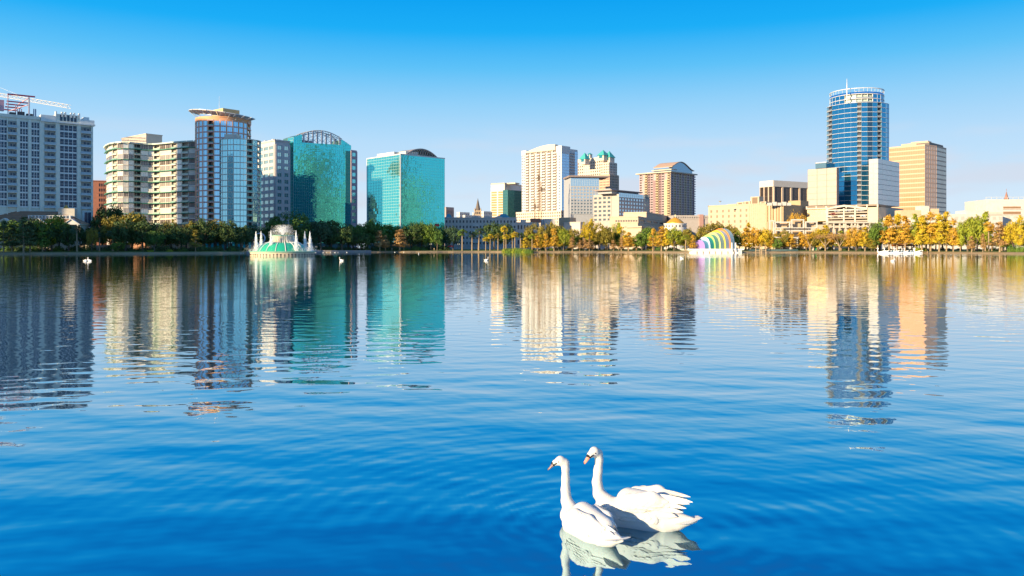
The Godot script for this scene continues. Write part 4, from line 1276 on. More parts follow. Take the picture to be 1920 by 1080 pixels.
	put("brace", br, pink, st)
	for k in 3: slab("pallet", mat("site_dark", 0.10, 0.09, 0.09, 0.8), st, fo, u, s.w, 1.0 + k * 3.2, 3.4 + k * 3.2, 59.5, 61.8 + 0.6 * (k % 2), -4, -1.2)
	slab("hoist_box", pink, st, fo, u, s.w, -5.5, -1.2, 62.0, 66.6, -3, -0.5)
	slab("site_hut", mat("site_hut", 0.35, 0.30, 0.32, 0.7), st, fo, u, s.w, -12.0, -5.6, 60.2, 65.5, -5, -1.5)
	for k in 2: slab("blue_post", mat("site_blue", 0.05, 0.14, 0.32, 0.6), st, fo, u, s.w, fl + 1.6 + k * 0.7, fl + 2.0 + k * 0.7, 58.8, 64.2, -2, -1.6)
	seat(st, fo + UP * 58.5)
	var cr := thing("tower_crane", "white lattice tower crane reaching over the red steel frame", "crane")
	var jib := MB.new()
	var j0 := at(-70, 470, hy(166, 470)); var j1 := at(130, 440, hy(200, 440))
	lattice(jib, j0, j1, 1.9, 26, 0.13)
	var cm := mat("crane_white", 0.75, 0.74, 0.74, 0.6)
	put("jib", jib, cm, cr)
	var mast := MB.new()
	lattice(mast, Vector3(j0.x, 0, j0.z), Vector3(j0.x, j0.y + 9, j0.z), 2.2, 30, 0.16)
	put("mast", mast, cm, cr)
	var tie := MB.new()
	tie.tube([j0 + UP * 9, j0.lerp(j1, 0.6) + UP * 1.0], [0.06, 0.06], 4)
	put("tie_rod", tie, cm, cr)
	slab("counterweight", mat("crane_grey", 0.3, 0.3, 0.3, 0.8), cr, j0, Vector3.RIGHT, Vector3.BACK, -14, -10, -2.5, 1.0, -1, 1)
	seat(cr, Vector3(j0.x, 0, j0.z))


func make_townhouses() -> void:
	var o := thing("townhouse_row", "long townhouse row with brown hipped roof and white gabled dormers", "building")
	var f := front(-60, 151, 338, 13, 14.0)
	var s := side(f, 0)
	var cream := mat("town_cream", 0.56, 0.52, 0.44, 0.8)
	var white := mat("town_white", 0.72, 0.73, 0.72, 0.7)
	var pane := glass("town_glass", 0.08, 0.11, 0.14, 0.4, 0.08)
	body(o, f, 0, 13.0, cream, "wall")
	slab("eaves", white, o, s.o, s.u, s.w, -0.5, s.len + 0.5, 12.6, 13.15, -13.4, 0.7)
	var roof := MB.new()
	var a = s.o + UP * 13.1
	var e := [a - s.u * 0.8 + s.w * 0.9, a + s.u * (s.len + 0.8) + s.w * 0.9, a + s.u * (s.len + 0.8) - s.w * 13.9, a - s.u * 0.8 - s.w * 13.9]
	var r0: Vector3 = a + s.u * 6 - s.w * 6.5 + UP * 5.4; var r1: Vector3 = a + s.u * (s.len - 9) - s.w * 6.5 + UP * 5.4
	roof.quad(e[0], e[1], r1, r0); roof.quad(e[2], e[3], r0, r1); roof.tri(e[1], e[2], r1); roof.tri(e[3], e[0], r0)
	var tiles := mat("roof_brown", 0.34, 0.20, 0.13, 0.9)
	var rp := put("roof", roof, tiles, o)
	for k in 7:   # courses of tiles, stepped
		var t := (k + 0.6) / 7.5
		var p = e[0].lerp(r0, t); var q = e[1].lerp(r1, t)
		var uu = (q - p).normalized()
		slab("tile_course", tiles, rp, p, uu, s.w, 0, (q - p).length(), 0.02, 0.14, -0.3, 0.12)
	slab("chimney", cream, rp, r1 - UP * r1.y, s.u, s.w, -1.0, 5.5, 16.0, 19.8, -2, 2)
	var cap := MB.new()
	cap.lathe(r1 + UP * 1.3 + s.u * 1.6, [[1.0, 0.0], [0.9, 0.6], [0.35, 1.3], [0.0, 1.7]], 10)
	put("chimney_cap", cap, mat("copper_gold", 0.6, 0.33, 0.06, 0.5), rp)
	# long roof dormer and skylights
	slab("roof_dormer", white, rp, s.o, s.u, s.w, along(s, 50), along(s, 130), 15.2, 16.6, -4.5, -1.6)
	for k in 12: slab("dormer_window", pane, rp, s.o, s.u, s.w, along(s, 52 + k * 6.4), along(s, 56.4 + k * 6.4), 15.4, 16.4, -1.65, -1.5)
	for px in [-40, 10.5, 74, 135]:
		var c := along(s, px)
		var gable := MB.new()
		gable.profile(s.o + s.u * c, s.u, s.w, PackedVector2Array([Vector2(-3.0, 12.6), Vector2(3.0, 12.6), Vector2(0, 14.8)]), -2.0, 1.4)
		var g := put("gable", gable, white, o)
		var gr := MB.new()
		for q in [-1.0, 1.0]: gr.profile(s.o + s.u * c, s.u, s.w, PackedVector2Array([Vector2(0, 14.85), Vector2(0, 15.2), Vector2(q * 3.5, 12.75), Vector2(q * 3.3, 12.5)]), -2.2, 1.8)
		put("gable_trim", gr, white, g)
		slab("porch", white, o, s.o, s.u, s.w, c - 2.6, c + 2.6, 9.0, 9.35, 0, 1.5)
		for q in [-2.5, 2.5]: slab("column", white, o, s.o, s.u, s.w, c + q - 0.2, c + q + 0.2, 9.35, 12.6, 1.0, 1.4)
		slab("window", pane, o, s.o, s.u, s.w, c - 2.0, c + 2.0, 9.5, 12.2, -0.05, 0.1)
	for px in range(-55, 150, 9): slab("window", pane, o, s.o, s.u, s.w, along(s, px), along(s, px + 3.6), 5.4, 7.8, -0.05, 0.1)
	seat(o, s.o)
	var w := thing("garden_wall", "low beige garden wall behind the palms by the townhouses", "wall")
	for k in 9:
		var a0 := at(146 + k * 11, shore(150) + 24, 0); var b0 := at(157 + k * 11, shore(150) + 24, 0)
		slab("panel", mat("garden_wall_%d" % (k % 2), 0.45 - 0.05 * (k % 2), 0.36, 0.29, 0.85), w, a0, Vector3.RIGHT, Vector3.BACK, 0, b0.x - a0.x - 0.05, 0.8, 3.7 + 0.1 * (k % 3), -0.2, 0.2)
	seat(w, at(200, shore(150) + 24, 0.8))
	var br := front(174, 206, 540, 20, 20)
	var bb := block("brick_building", "red-brown brick block glimpsed between the pale tower and curved condominium", br, hy(340, 545), mat("brick_red", 0.36, 0.15, 0.10, 0.85), mat("brick_window", 0.06, 0.05, 0.06, 0.4, 0.0, false), [], 0.6)
	grid(bb, side(br, 0), 6, hy(343, 545), 5, 12, mats["brick_red"], mats["brick_window"], 0.7, 0.6, true, side(br, 0).len * 0.34)
	seat(bb, centre(br))


func make_curved_condo() -> void:
	var o := thing("curved_condominium", "curving white condominium with green balcony slabs left of the round orange tower", "building")
	var green := mat("slab_green", 0.05, 0.30, 0.20, 0.6)
	var white := mat("condo_white", 0.74, 0.68, 0.60, 0.6)
	var rail := glass("rail_glass", 0.30, 0.42, 0.36, 0.2, 0.25)
	var g1 := glass("condo_glass", 0.78, 0.76, 0.72, 0.25, 0.05, 0.05)
	var g2 := glass("condo_glass_dark", 0.16, 0.13, 0.13, 0.35, 0.1)
	var g3 := glass("condo_glass_mid", 0.46, 0.42, 0.40, 0.4, 0.08)
	var pts := []
	var plan := [[200, 492], [204, 481], [211, 473.5], [220, 469.5], [231, 468], [241, 469], [251, 471], [264, 474], [278, 476], [288, 476.5], [300, 475], [311, 472.5], [321, 470], [331, 467.5], [341, 466], [354, 464], [366, 463], [375, 463]]
	for p in plan: pts.append(at(p[0], p[1] - 8))
	var foot_pts := []
	for p in pts: foot_pts.append(p)
	var back: Array = [at(380, 500), at(200, 515)]
	var top := hy(271, 465)
	var fh := 3.1
	var nf := 15
	var y0 := top - nf * fh
	var core := MB.new()
	var inner := []
	for p in plan: inner.append(at(p[0], p[1] - 8 + 1.7))
	for i in inner.size() - 1: core.quad(inner[i] + UP * 0.5, inner[i + 1] + UP * 0.5, inner[i + 1] + UP * top, inner[i] + UP * top)
	put("rear_wall", core, mat("condo_back", 0.45, 0.40, 0.36, 0.8), o)
	var look := func(i): return "b" if i in [2, 6, 9, 12, 14] else ([g2, g3, g1, g2, g3, g2, g1, g3, g2, g1, g3] if i in [3, 7, 8, 10, 11, 15] else [g1, g1, g3, g1, g1, g2, g1])
	storeys(o, pts, y0, fh, nf, look, {"dark": mat("condo_dark", 0.10, 0.09, 0.09, 0.5), "frame": white, "rail": rail, "slab": white, "strong": green, "out": 0.25, "out_strong": 1.5, "every": 2, "sill": 0.55, "single": true, "bars": 2, "post": 0.22})
	var roof := MB.new()
	for i in pts.size() - 1:
		var s := side(pts, i)
		roof.quad(pts[i] + UP * (top + 0.1) + s.w * 1.8, pts[i + 1] + UP * (top + 0.1) + s.w * 1.8, pts[i + 1] + UP * (top + 0.9) + s.w * 1.8, pts[i] + UP * (top + 0.9) + s.w * 1.8)
		var bb := at(plan[i][0], 512, top + 0.9); var bc := at(plan[i + 1][0], 512, top + 0.9)
		roof.quad(pts[i] + UP * (top + 0.9) + s.w * 1.8, pts[i + 1] + UP * (top + 0.9) + s.w * 1.8, bc, bb)
	put("roof", roof, mat("roof_pale_green", 0.55, 0.66, 0.58, 0.6), o)
	var bk := MB.new()
	bk.quad(back[0] + UP * 0.5, back[1] + UP * 0.5, back[1] + UP * top, back[0] + UP * top)
	bk.quad(back[1] + UP * 0.5, pts[0] + UP * 0.5, pts[0] + UP * top, back[1] + UP * top)
	bk.quad(pts[-1] + UP * 0.5, back[0] + UP * 0.5, back[0] + UP * top, pts[-1] + UP * top)
	put("side_wall", bk, white, o)
	var ph := foot(228, 274, 304, 492, 40.0)
	body(o, ph, top, hy(251, 492), mat("penthouse_beige", 0.60, 0.50, 0.42, 0.8), "penthouse")
	parapet(o, ph, hy(251, 492) - 0.2, 0.5, mats["penthouse_beige"])
	for k in 5: slab("roof_vent", white, o, ph[0].lerp(ph[1], 0.2 + 0.16 * k), Vector3.RIGHT, Vector3.BACK, -0.3, 0.3, hy(251, 492), hy(251, 492) + 0.9, -3, -2.4)
	var base := front(205, 376, 448, 14, 2.0)
	body(o, base, 0.5, y0 - 0.2, mat("podium_terracotta", 0.50, 0.25, 0.14, 0.85), "podium")
	for k in 22: slab("podium_window", mats["condo_dark"], o, base[0], side(base, 0).u, side(base, 0).w, 1.0 + k * 2.3, 2.4 + k * 2.3, 10.0, 12.4, -0.05, 0.1)
	seat(o, centre(pts))
	# the low pavilion with turquoise columns under the trees
	var cafe := thing("lakeside_cafe", "low cafe with turquoise columns under the dark trees", "building")
	var cf := front(384, 470, 398, 10, 8)
	var cs := side(cf, 0)
	body(cafe, cf, 0.8, 6.2, mat("cafe_wall", 0.20, 0.19, 0.20, 0.8), "wall")
	for k in 9: slab("column", mat("cafe_turquoise", 0.01, 0.45, 0.60, 0.6), cafe, cs.o, cs.u, cs.w, 0.6 + k * 2.55, 1.6 + k * 2.55, 0.8, 5.6, 0.1, 0.9)
	for k in 8: slab("window", glass("cafe_glass", 0.12, 0.14, 0.15, 0.3, 0.1), cafe, cs.o, cs.u, cs.w, 1.75 + k * 2.55, 3.0 + k * 2.55, 1.8, 5.0, -0.02, 0.06)
	slab("roof", mat("cafe_roof", 0.45, 0.13, 0.12, 0.7), cafe, cs.o, cs.u, cs.w, -0.6, cs.len + 0.6, 6.2, 6.7, -10, 1.5)
	seat(cafe, cs.o + UP * 0.8)
	var pav := thing("white_pavilion", "small white columned pavilion half hidden by trees before the curved condominium", "building")
	var pf := front(287, 323, 372, 7, 4)
	var ps := side(pf, 0)
	body(pav, pf, 0.8, 6.2, mat("pavilion_wall", 0.62, 0.64, 0.66, 0.8), "wall")
	slab("roof", mat("pavilion_white", 0.74, 0.76, 0.80, 0.6), pav, ps.o, ps.u, ps.w, -0.5, ps.len + 0.5, 6.2, 7.6, -7.5, 1.6)
	for k in 6: slab("column", mats["pavilion_white"], pav, ps.o, ps.u, ps.w, ps.len * k / 5.0 - 0.2, ps.len * k / 5.0 + 0.2, 0.8, 6.2, 0.9, 1.3)
	seat(pav, ps.o + UP * 0.8)
	var ring := thing("ring_sculpture", "pale upright ring sculpture on the bank behind the fountain jets", "sculpture")
	var rm := MB.new()
	var rc := at(487, 392, hy(447, 392))
	var loop := []; var rr := []
	for k in 25:
		loop.append(rc + Vector3(cos(TAU * k / 24.0), sin(TAU * k / 24.0), 0) * 2.5); rr.append(0.3)
	rm.tube(loop, rr, 6, false)
	put("ring", rm, mat("sculpture_pale", 0.55, 0.58, 0.72, 0.5), ring)
	slab("plinth", mats["sculpture_pale"], ring, Vector3(rc.x, 0, rc.z), Vector3.RIGHT, Vector3.BACK, -0.8, 0.8, 0.5, rc.y - 2.4, -0.6, 0.6)
	seat(ring, Vector3(rc.x, 0.5, rc.z))


func arc(cx: float, cd: float, r: float, a0: float, a1: float, n: int) -> Array:  # points on a round front; angle 0 faces the camera, positive to the right
	var l := []
	var c := at(cx, cd)
	for i in n + 1:
		var a := deg_to_rad(lerpf(a0, a1, float(i) / n))
		l.append(c + Vector3(sin(a), 0, cos(a)) * r)
	return l

func make_round_tower() -> void:
	var o := thing("round_tower", "round glass apartment tower framed in orange with a tilted ring canopy", "building")
	var orange := mat("frame_orange", 0.92, 0.44, 0.22, 0.65)
	var pink := mat("frame_pink", 0.80, 0.46, 0.42, 0.65)
	var cream := mat("frame_cream", 0.72, 0.66, 0.56, 0.65)
	var blue := glass("round_glass", 0.28, 0.64, 0.94, 0.82, 0.04, 0.04)
	var rail := glass("round_rail", 0.08, 0.34, 0.32, 0.3, 0.2)
	var dark := mat("round_dark", 0.10, 0.07, 0.07, 0.5)
	var d := 456.0
	var r := 14.9
	var fh := 3.22
	var ring := arc(419, d, r, -104, 104, 16)
	var top := hy(226, d - r)
	var nf := 19
	var y0 := top - nf * fh
	var core := MB.new()
	core.lathe(at(419, d, 0), [[r - 1.6, 0.5], [r - 1.6, top + 0.2], [0.0, top + 0.2]], 32)
	put("core", core, dark, o)
	storeys(o, ring, y0, fh, nf, func(i): return "b" if i in [7, 14] else blue, {"dark": dark, "frame": orange, "rail": rail, "slab": pink, "strong": pink, "out": 0.12, "out_strong": 0.12, "every": 100, "sill": 0.7, "single": true, "bars": 2, "post": 0.4})
	var crown := MB.new()
	crown.lathe(at(419, d, 0), [[r + 0.1, top + 0.05], [r + 0.15, top + 2.6], [r - 0.6, top + 2.7], [r - 0.6, top + 1.0]], 40)
	put("crown_band", crown, mat("crown_peach", 0.78, 0.38, 0.20, 0.65), o)
	for k in 11:   # tilted canopy panels round the crown
		var a0 := deg_to_rad(-88 + k * 16.0); var a1 := a0 + deg_to_rad(14.6)
		var c := at(419, d, top + 3.0)
		var m := MB.new()
		var q := []
		for aa in [[a0, r - 2.0], [a1, r - 2.0], [a1, r + 3.6], [a0, r + 3.6]]:
			q.append(c + Vector3(sin(aa[0]), 0, cos(aa[0])) * aa[1] + UP * (0.5 + 0.30 * (aa[1] - r + 2.0) - 2.0 * sin(aa[0])))
		m.quad(q[0], q[3], q[2], q[1])
		for p in q.size(): m.quad(q[p] + UP * 0.001, q[p] - UP * 0.35, q[(p + 1) % 4] - UP * 0.35, q[(p + 1) % 4] + UP * 0.001)
		m.tube([q[0] - UP * 3.0, (q[2] + q[3]) * 0.5 - UP * 0.2], [0.1, 0.1], 4)
		put("canopy_panel", m, mat("canopy_steel", 0.66, 0.67, 0.70, 0.4, 0.1), o)
	var bx := foot(398, 418, 449, d - 2, 40)
	body(o, bx, top + 1, hy(202.5, d - 2), mat("penthouse_yellow", 0.68, 0.50, 0.24, 0.75), "penthouse")
	var an := MB.new()
	an.tube([at(411, d, hy(203, d)), at(411, d, hy(180, d))], [0.12, 0.05], 5)
	put("antenna", an, mats["canopy_steel"], o)
	# the lower bowed wing in front on the right
	var w2 := arc(450, 447, 11.2, -52, 108, 9)
	var top2 := hy(261, 437)
	var n2 := 15
	var core2 := MB.new()
	core2.lathe(at(450, 447, 0), [[9.4, 0.5], [9.4, top2 + 0.1], [0, top2 + 0.1]], 24)
	put("core", core2, dark, o)
	var teal := glass("wing_glass", 0.30, 0.66, 0.78, 0.8, 0.05, 0.05)
	storeys(o, w2, top2 - n2 * fh, fh, n2, func(i): return "b" if i in [5, 7] else teal, {"dark": dark, "frame": cream, "rail": rail, "slab": cream, "strong": cream, "out": 0.15, "out_strong": 0.15, "every": 100, "sill": 0.42, "single": true, "bars": 1, "post": 0.2})
	slab("roof_house", cream, o, at(443, 447), Vector3.RIGHT, Vector3.BACK, -4, 3, top2, top2 + 3.2, 1, 7)
	seat(o, at(419, d, 0))


func make_teal_towers() -> void:
	rng.seed = 51
	var teal := glass("teal_glass", 0.07, 0.64, 0.67, 0.86, 0.02, 0.10)
	var pale := mat("mullion_pale", 0.42, 0.60, 0.56, 0.5)
	var grey := mat("office_grey", 0.58, 0.54, 0.54, 0.75)
	var owin := glass("office_pane", 0.42, 0.62, 0.60, 0.75, 0.05)
	# stone-clad office with ribbon windows
	var of := foot(475.5, 515.5, 543, 530)
	var o := thing("office_block", "grey office block with rows of wide teal windows beside the truss-arched tower", "building")
	var y1 := hy(263, 530)
	body(o, of, 0, y1, grey)
	grid(o, side(of, 0), 4, y1 - 2.4, 4, 15, grey, owin, 0.80, 0.50, true, 0.8, side(of, 0).len - 0.8, 0.35, 2)
	grid(o, side(of, 1), 4, y1 - 2.4, 2, 15, grey, owin, 0.56, 0.55, true, 0.6, -1.0, 0.35, 1)
	parapet(o, of, y1 - 0.4, 0.9, grey, 0.4)
	for k in 5: slab("roof_unit", grey, o, of[0].lerp(of[1], 0.15 + 0.18 * k), side(of, 0).u, side(of, 0).w, -1, 1, y1, y1 + 1.2 + 0.8 * (k % 2), -6, -3)
	seat(o, centre(of))
	# tower with the truss arch
	var tf := foot(540, 550, 658, 539)
	var t := thing("teal_tower", "tall teal mirror-glass tower topped by an open truss arch", "building")
	var s := side(tf, 1)
	var topy := func(x: float) -> float:
		var px_x := [0.0, along(s, 566), along(s, 566.5), along(s, 641), along(s, 641.5), s.len]
		var yy := [hy(257, 539), hy(251.5, 543), hy(267, 543), hy(271, 563), hy(261, 563), hy(273, 569)]
		for i in 5:
			if x <= px_x[i + 1]: return lerpf(yy[i], yy[i + 1], clampf((x - px_x[i]) / maxf(px_x[i + 1] - px_x[i], 0.01), 0, 1))
		return yy[5]
	body(t, tf, 0, hy(267, 543) - 1.0, mat("teal_core", 0.05, 0.16, 0.17, 0.5), "core")
	curtain(t, s, 6, hy(250, 539), 28, 34, teal, pale, 0.006, topy, 0.032)
	curtain(t, side(tf, 0), 6, hy(257, 539), 4, 34, teal, pale, 0.006, null, 0.06)
	for q in [[0.0, along(s, 566), hy(257, 539), hy(251.5, 543)], [along(s, 641.5), s.len, hy(261, 563), hy(273, 569)]]:
		var m := MB.new()
		m.profile(s.o, s.u, s.w, PackedVector2Array([Vector2(q[0], hy(268, 543) - 2), Vector2(q[1], hy(268, 543) - 2), Vector2(q[1], q[3] - 0.03), Vector2(q[0], q[2] - 0.03)]), -14, 0.05)
		put("shoulder", m, mats["teal_core"], t)
	var steel := mat("truss_steel", 0.62, 0.55, 0.50, 0.5)
	var xa := along(s, 566); var xb := along(s, 642)
	for z in [-0.6, -7.0]:
		var rib := MB.new()
		var up := []; var lo := []; var ra := []
		for k in 17:
			var h := k / 16.0
			var y := lerpf(hy(251.5, 543), hy(260, 563), h) + 4.2 * (1 - pow(2 * h - 1, 2))
			up.append(s.o + s.u * lerpf(xa, xb, h) + s.w * z + UP * y); lo.append(up[-1] - UP * 1.5); ra.append(0.3)
		rib.tube(up, ra, 6); rib.tube(lo, ra.map(func(q): return 0.2), 5)
		for k in 16: rib.tube([up[k], lo[k + 1]], [0.12, 0.12], 4)
		put("roof_arch", rib, steel, t)
		for k in 5:
			var h := (k + 0.25) / 4.5
			var x := lerpf(xa, xb, h)
			var y := lerpf(hy(251.5, 543), hy(260, 563), h) + 4.2 * (1 - pow(2 * h - 1, 2))
			slab("arch_column", mat("truss_white", 0.70, 0.68, 0.70, 0.6), t, s.o, s.u, s.w, x - 0.5, x + 0.5, hy(272, 563) - 2, y, z - 0.4, z + 0.4)
			if k < 4:
				var br := MB.new()
				var x2 := lerpf(xa, xb, (k + 1.25) / 4.5)
				br.tube([s.o + s.u * x + UP * (y - 1.2) + s.w * z, s.o + s.u * x2 + UP * hy(270, 563) + s.w * z], [0.12, 0.12], 4)
				br.tube([s.o + s.u * x2 + UP * (y - 1.2) + s.w * z, s.o + s.u * x + UP * hy(270, 563) + s.w * z], [0.12, 0.12], 4)
				put("cross_brace", br, steel, t)
	var wing := foot(657.5, 657.9, 669, 566, 40)
	body(t, wing, 0, hy(281, 566), mat("wing_mauve", 0.48, 0.38, 0.42, 0.75), "side_wing")
	grid(t, side(wing, 1), 5, hy(283, 566), 1, 14, mats["wing_mauve"], glass("wing_pane", 0.2, 0.62, 0.66, 0.85, 0.05), 0.6, 0.55)
	slab("roof_plant", mat("roof_plant", 0.5, 0.45, 0.48, 0.8), t, s.o, s.u, s.w, xa + 1, lerpf(xa, xb, 0.4), hy(268, 543) - 1, hy(259, 543), -12, -8)
	seat(t, centre(tf))
	# teal block with the vaulted roof
	var bf := foot(688.5, 751, 833.5, 482)
	var b := thing("teal_block", "broad teal and mint mirror-glass block with a low vaulted roof truss", "building")
	var yt := hy(289, 482)
	body(b, bf, 0, yt - 0.5, mats["teal_core"], "core")
	curtain(b, side(bf, 0), 6, yt, 20, 30, teal, pale, 0.004, null, 0.06)
	curtain(b, side(bf, 1), 6, yt, 22, 30, teal, pale, 0.005, null, 0.032)
	var edge := MB.new()
	for i in 2:
		var q := side(bf, i)
		edge.box(q.o, q.u, q.w, -0.2, q.len + 0.2, yt - 0.3 - 0.05 * i, yt + 0.35 - 0.02 * i, -0.8, 0.3)
	edge.box(side(bf, 1).o, side(bf, 1).u, side(bf, 1).w, -0.4, 0.35, 5, yt, -0.2, 0.34)
	edge.box(side(bf, 0).o, side(bf, 0).u, side(bf, 0).w, -0.2, 0.3, 5, yt, -0.2, 0.3)
	put("edge_trim", edge, mat("edge_white", 0.66, 0.68, 0.66, 0.6), b)
	var vs := side(bf, 1)
	var va := along(vs, 763); var vb := along(vs, 823)
	var vault := MB.new(); var lat := MB.new()
	for k in 14:
		var h0 := k / 14.0; var h1 := (k + 1) / 14.0
		var e0 := 4.6 * (1 - pow(2 * h0 - 1, 2)); var e1 := 4.6 * (1 - pow(2 * h1 - 1, 2))
		var p0: Vector3 = vs.o + vs.u * lerpf(va, vb, h0) + UP * (yt + e0 + 0.3); var p1: Vector3 = vs.o + vs.u * lerpf(va, vb, h1) + UP * (yt + e1 + 0.3)
		vault.quad(p0 - vs.w * 1.0, p1 - vs.w * 1.0, p1 - vs.w * 16.0, p0 - vs.w * 16.0)
		vault.quad(p0 - vs.w * 1.0 - UP * 0.7, p1 - vs.w * 1.0 - UP * 0.7, p1 - vs.w * 1.0, p0 - vs.w * 1.0)
		var g0 := Vector3(p0.x, yt + 0.2, p0.z); var g1 := Vector3(p1.x, yt + 0.2, p1.z)
		lat.tube([p0 - vs.w * 1.4 - UP * 0.5, g1 - vs.w * 1.4], [0.12, 0.12], 4)
		lat.tube([g0 - vs.w * 1.4, p1 - vs.w * 1.4 - UP * 0.5], [0.12, 0.12], 4)
	put("vault_roof", vault, mat("vault_brown", 0.34, 0.28, 0.26, 0.6), b)
	put("vault_lattice", lat, steel, b)
	slab("penthouse", mats["edge_white"], b, vs.o, vs.u, vs.w, 1.0, 7.0, yt, yt + 2.2, -26, -8)
	slab("penthouse", mats["edge_white"], b, side(bf, 0).o, side(bf, 0).u, side(bf, 0).w, along(side(bf, 0), 729), along(side(bf, 0), 748), yt, yt + 2.4, -14, -5)
	slab("red_banner", mat("banner_red", 0.5, 0.06, 0.05, 0.7), b, vs.o, vs.u, vs.w, along(vs, 815), along(vs, 823), hy(425, 505), hy(420, 505), 0.1, 0.4)
	seat(b, centre(bf))


# ---------------------------------------------------------------- middle and right of the skyline
func make_middle() -> void:
	var beige := mat("stone_beige", 0.52, 0.46, 0.40, 0.8)
	var greyb := mat("stone_greige", 0.66, 0.60, 0.56, 0.8)
	var hole := mat("window_dark", 0.05, 0.05, 0.06, 0.35, 0.0, false)
	var white := mat("render_white", 0.70, 0.68, 0.66, 0.7)
	var bluer := mat("roof_blue_green", 0.06, 0.28, 0.34, 0.6)
	# greige apartment block behind the palms
	var f := front(834, 968, 552, 16, 3.0)
	var o := block("apartment_block", "low greige apartment block with small square windows beside the teal block", f, hy(409, 556), greyb, hole, [[0, 21, 5, 4.0]], 0.7, 0.42, 0.45)
	for k in 3:
		var s := side(f, 0)
		var x := along(s, [892.0, 915.0, 935.0][k])
		var g := MB.new()
		g.profile(s.o + s.u * x, s.u, s.w, PackedVector2Array([Vector2(-4, hy(409, 556)), Vector2(4, hy(409, 556)), Vector2(0, hy(404.5, 556))]), -4, 0.2)
		put("gable", g, greyb, o)
		for j in 4: slab("balcony", white, o, s.o, s.u, s.w, x - 1.8, x + 1.8, 6.0 + j * 3.8, 7.0 + j * 3.8, 0.3, 1.4)
	for q in [[932.0, 958.0], [834.0, 848.0]]:
		var s := side(f, 0)
		var roof := MB.new()
		var yb := hy(409.5, 560)
		var c = s.o + s.u * (along(s, q[0]) + along(s, q[1])) * 0.5 - s.w * 8
		var hw := (along(s, q[1]) - along(s, q[0])) * 0.5
		var e := [c - s.u * hw + s.w * 6, c + s.u * hw + s.w * 6, c + s.u * hw - s.w * 6, c - s.u * hw - s.w * 6]
		var r0 = c - s.u * hw * 0.35 + UP * (yb + 3.2); var r1 = c + s.u * hw * 0.35 + UP * (yb + 3.2)
		for i in 4: e[i] += UP * yb
		roof.quad(e[0], e[1], r1, r0); roof.quad(e[2], e[3], r0, r1); roof.tri(e[1], e[2], r1); roof.tri(e[3], e[0], r0)
		put("hip_roof", roof, bluer, o)
	seat(o, centre(f))
	# far low things left of the spire
	f = foot(833, 836, 850.5, 900, 40)
	o = block("pink_tower", "small far pinkish block with vertical fins beside the teal block", f, hy(388.5, 900), mat("far_pink", 0.45, 0.34, 0.33, 0.8), hole, [[1, 7, 1, 20.0]], 0.5, 0.4, 0.8)
	seat(o, centre(f))
	for q in [[857, 862, 880, 398, 820, "white far block with a stepped top left of the church spire"], [886, 888, 893, 399, 850, "tiny white far block touching the church spire"], [900, 907, 922, 396.5, 840, "white far block right of the church spire"], [868, 872, 900, 403.5, 780, "cream far low block in front of the church spire"]]:
		f = foot(q[0], q[1], q[2], q[4])
		o = block("far_block", q[5], f, hy(q[3], q[4]), white, hole, [[0, 3, 2, hy(409, q[4])], [1, 5, 2, hy(409, q[4])]], 0.5, 0.4, 0.4, false)
		seat(o, centre(f))
	# church spire
	o = thing("church_spire", "slender stone church spire rising above the apartment roofs", "church")
	var c := at(896, 800)
	var st := mat("spire_stone", 0.50, 0.38, 0.25, 0.8)
	slab("tower", st, o, c, Vector3.RIGHT, Vector3.BACK, -3.2, 3.2, 0, hy(395, 800), -3.2, 3.2)
	for k in 3: slab("belfry_opening", hole, o, c, Vector3.RIGHT, Vector3.BACK, -2.4 + k * 1.8, -1.2 + k * 1.8, hy(402, 800), hy(397, 800), 3.15, 3.3)
	var sp := MB.new()
	sp.lathe(c, [[3.3, hy(395, 800)], [2.3, hy(391, 800)], [0.0, hy(371, 800)]], 8)
	put("spire", sp, mat("spire_slate", 0.16, 0.13, 0.11, 0.7), o)
	for q in [-3.0, 3.0]:
		var pn := MB.new()
		pn.lathe(c + Vector3(q, 0, 3.0), [[0.7, hy(396, 800)], [0.6, hy(394, 800)], [0.0, hy(389, 800)]], 6)
		put("pinnacle", pn, st, o)
	seat(o, c)
	# brown banded office with the teal glass corner
	f = foot(920.5, 946, 979, 930, 30)
	o = thing("brown_office", "white-topped brown banded office with a dark teal glass corner block", "building")
	body(o, f, 0, hy(344.5, 930), white)
	grid(o, side(f, 0), hy(410, 930), hy(358, 930), 2, 11, white, mat("bronze_pane", 0.30, 0.17, 0.07, 0.3, 0.4, false), 0.82, 0.72, true)
	parapet(o, f, hy(345, 930), 1.4, mat("office_cap", 0.6, 0.5, 0.4, 0.7))
	var gb := foot(943, 952, 980, 895, 40)
	body(o, gb, 0, hy(356, 895), mat("glass_box_core", 0.03, 0.08, 0.08, 0.5), "glass_corner")
	curtain(o, side(gb, 0), 20, hy(356, 895), 4, 14, glass("corner_glass", 0.10, 0.32, 0.28, 0.85, 0.03, 0.03), mat("corner_mull", 0.08, 0.2, 0.18, 0.5), 0.005, null, 0.1)
	curtain(o, side(gb, 1), 20, hy(356, 895), 8, 14, mats["corner_glass"], mats["corner_mull"], 0.006, null, 0.1)
	slab("roof_house", mats["office_cap"], o, f[1], side(f, 0).u, side(f, 0).w, -8, 12, hy(345, 930), hy(342.5, 930), -14, -4)
	seat(o, centre(f))
	# white tower with the bowed parapet
	o = thing("white_tower", "tall white residential tower with columns of balconies above a garage podium", "building")
	f = foot(978.5, 1053, 1083, 850, 43)
	var y1 := hy(277, 850)
	body(o, f, 0, y1, white)
	var s := side(f, 0)
	var fh := 2.95
	var nf := 33
	var yb := y1 - nf * fh - 2.5
	var wp := mat("white_tower_pane", 0.30, 0.36, 0.42, 0.15, 0.6, false)
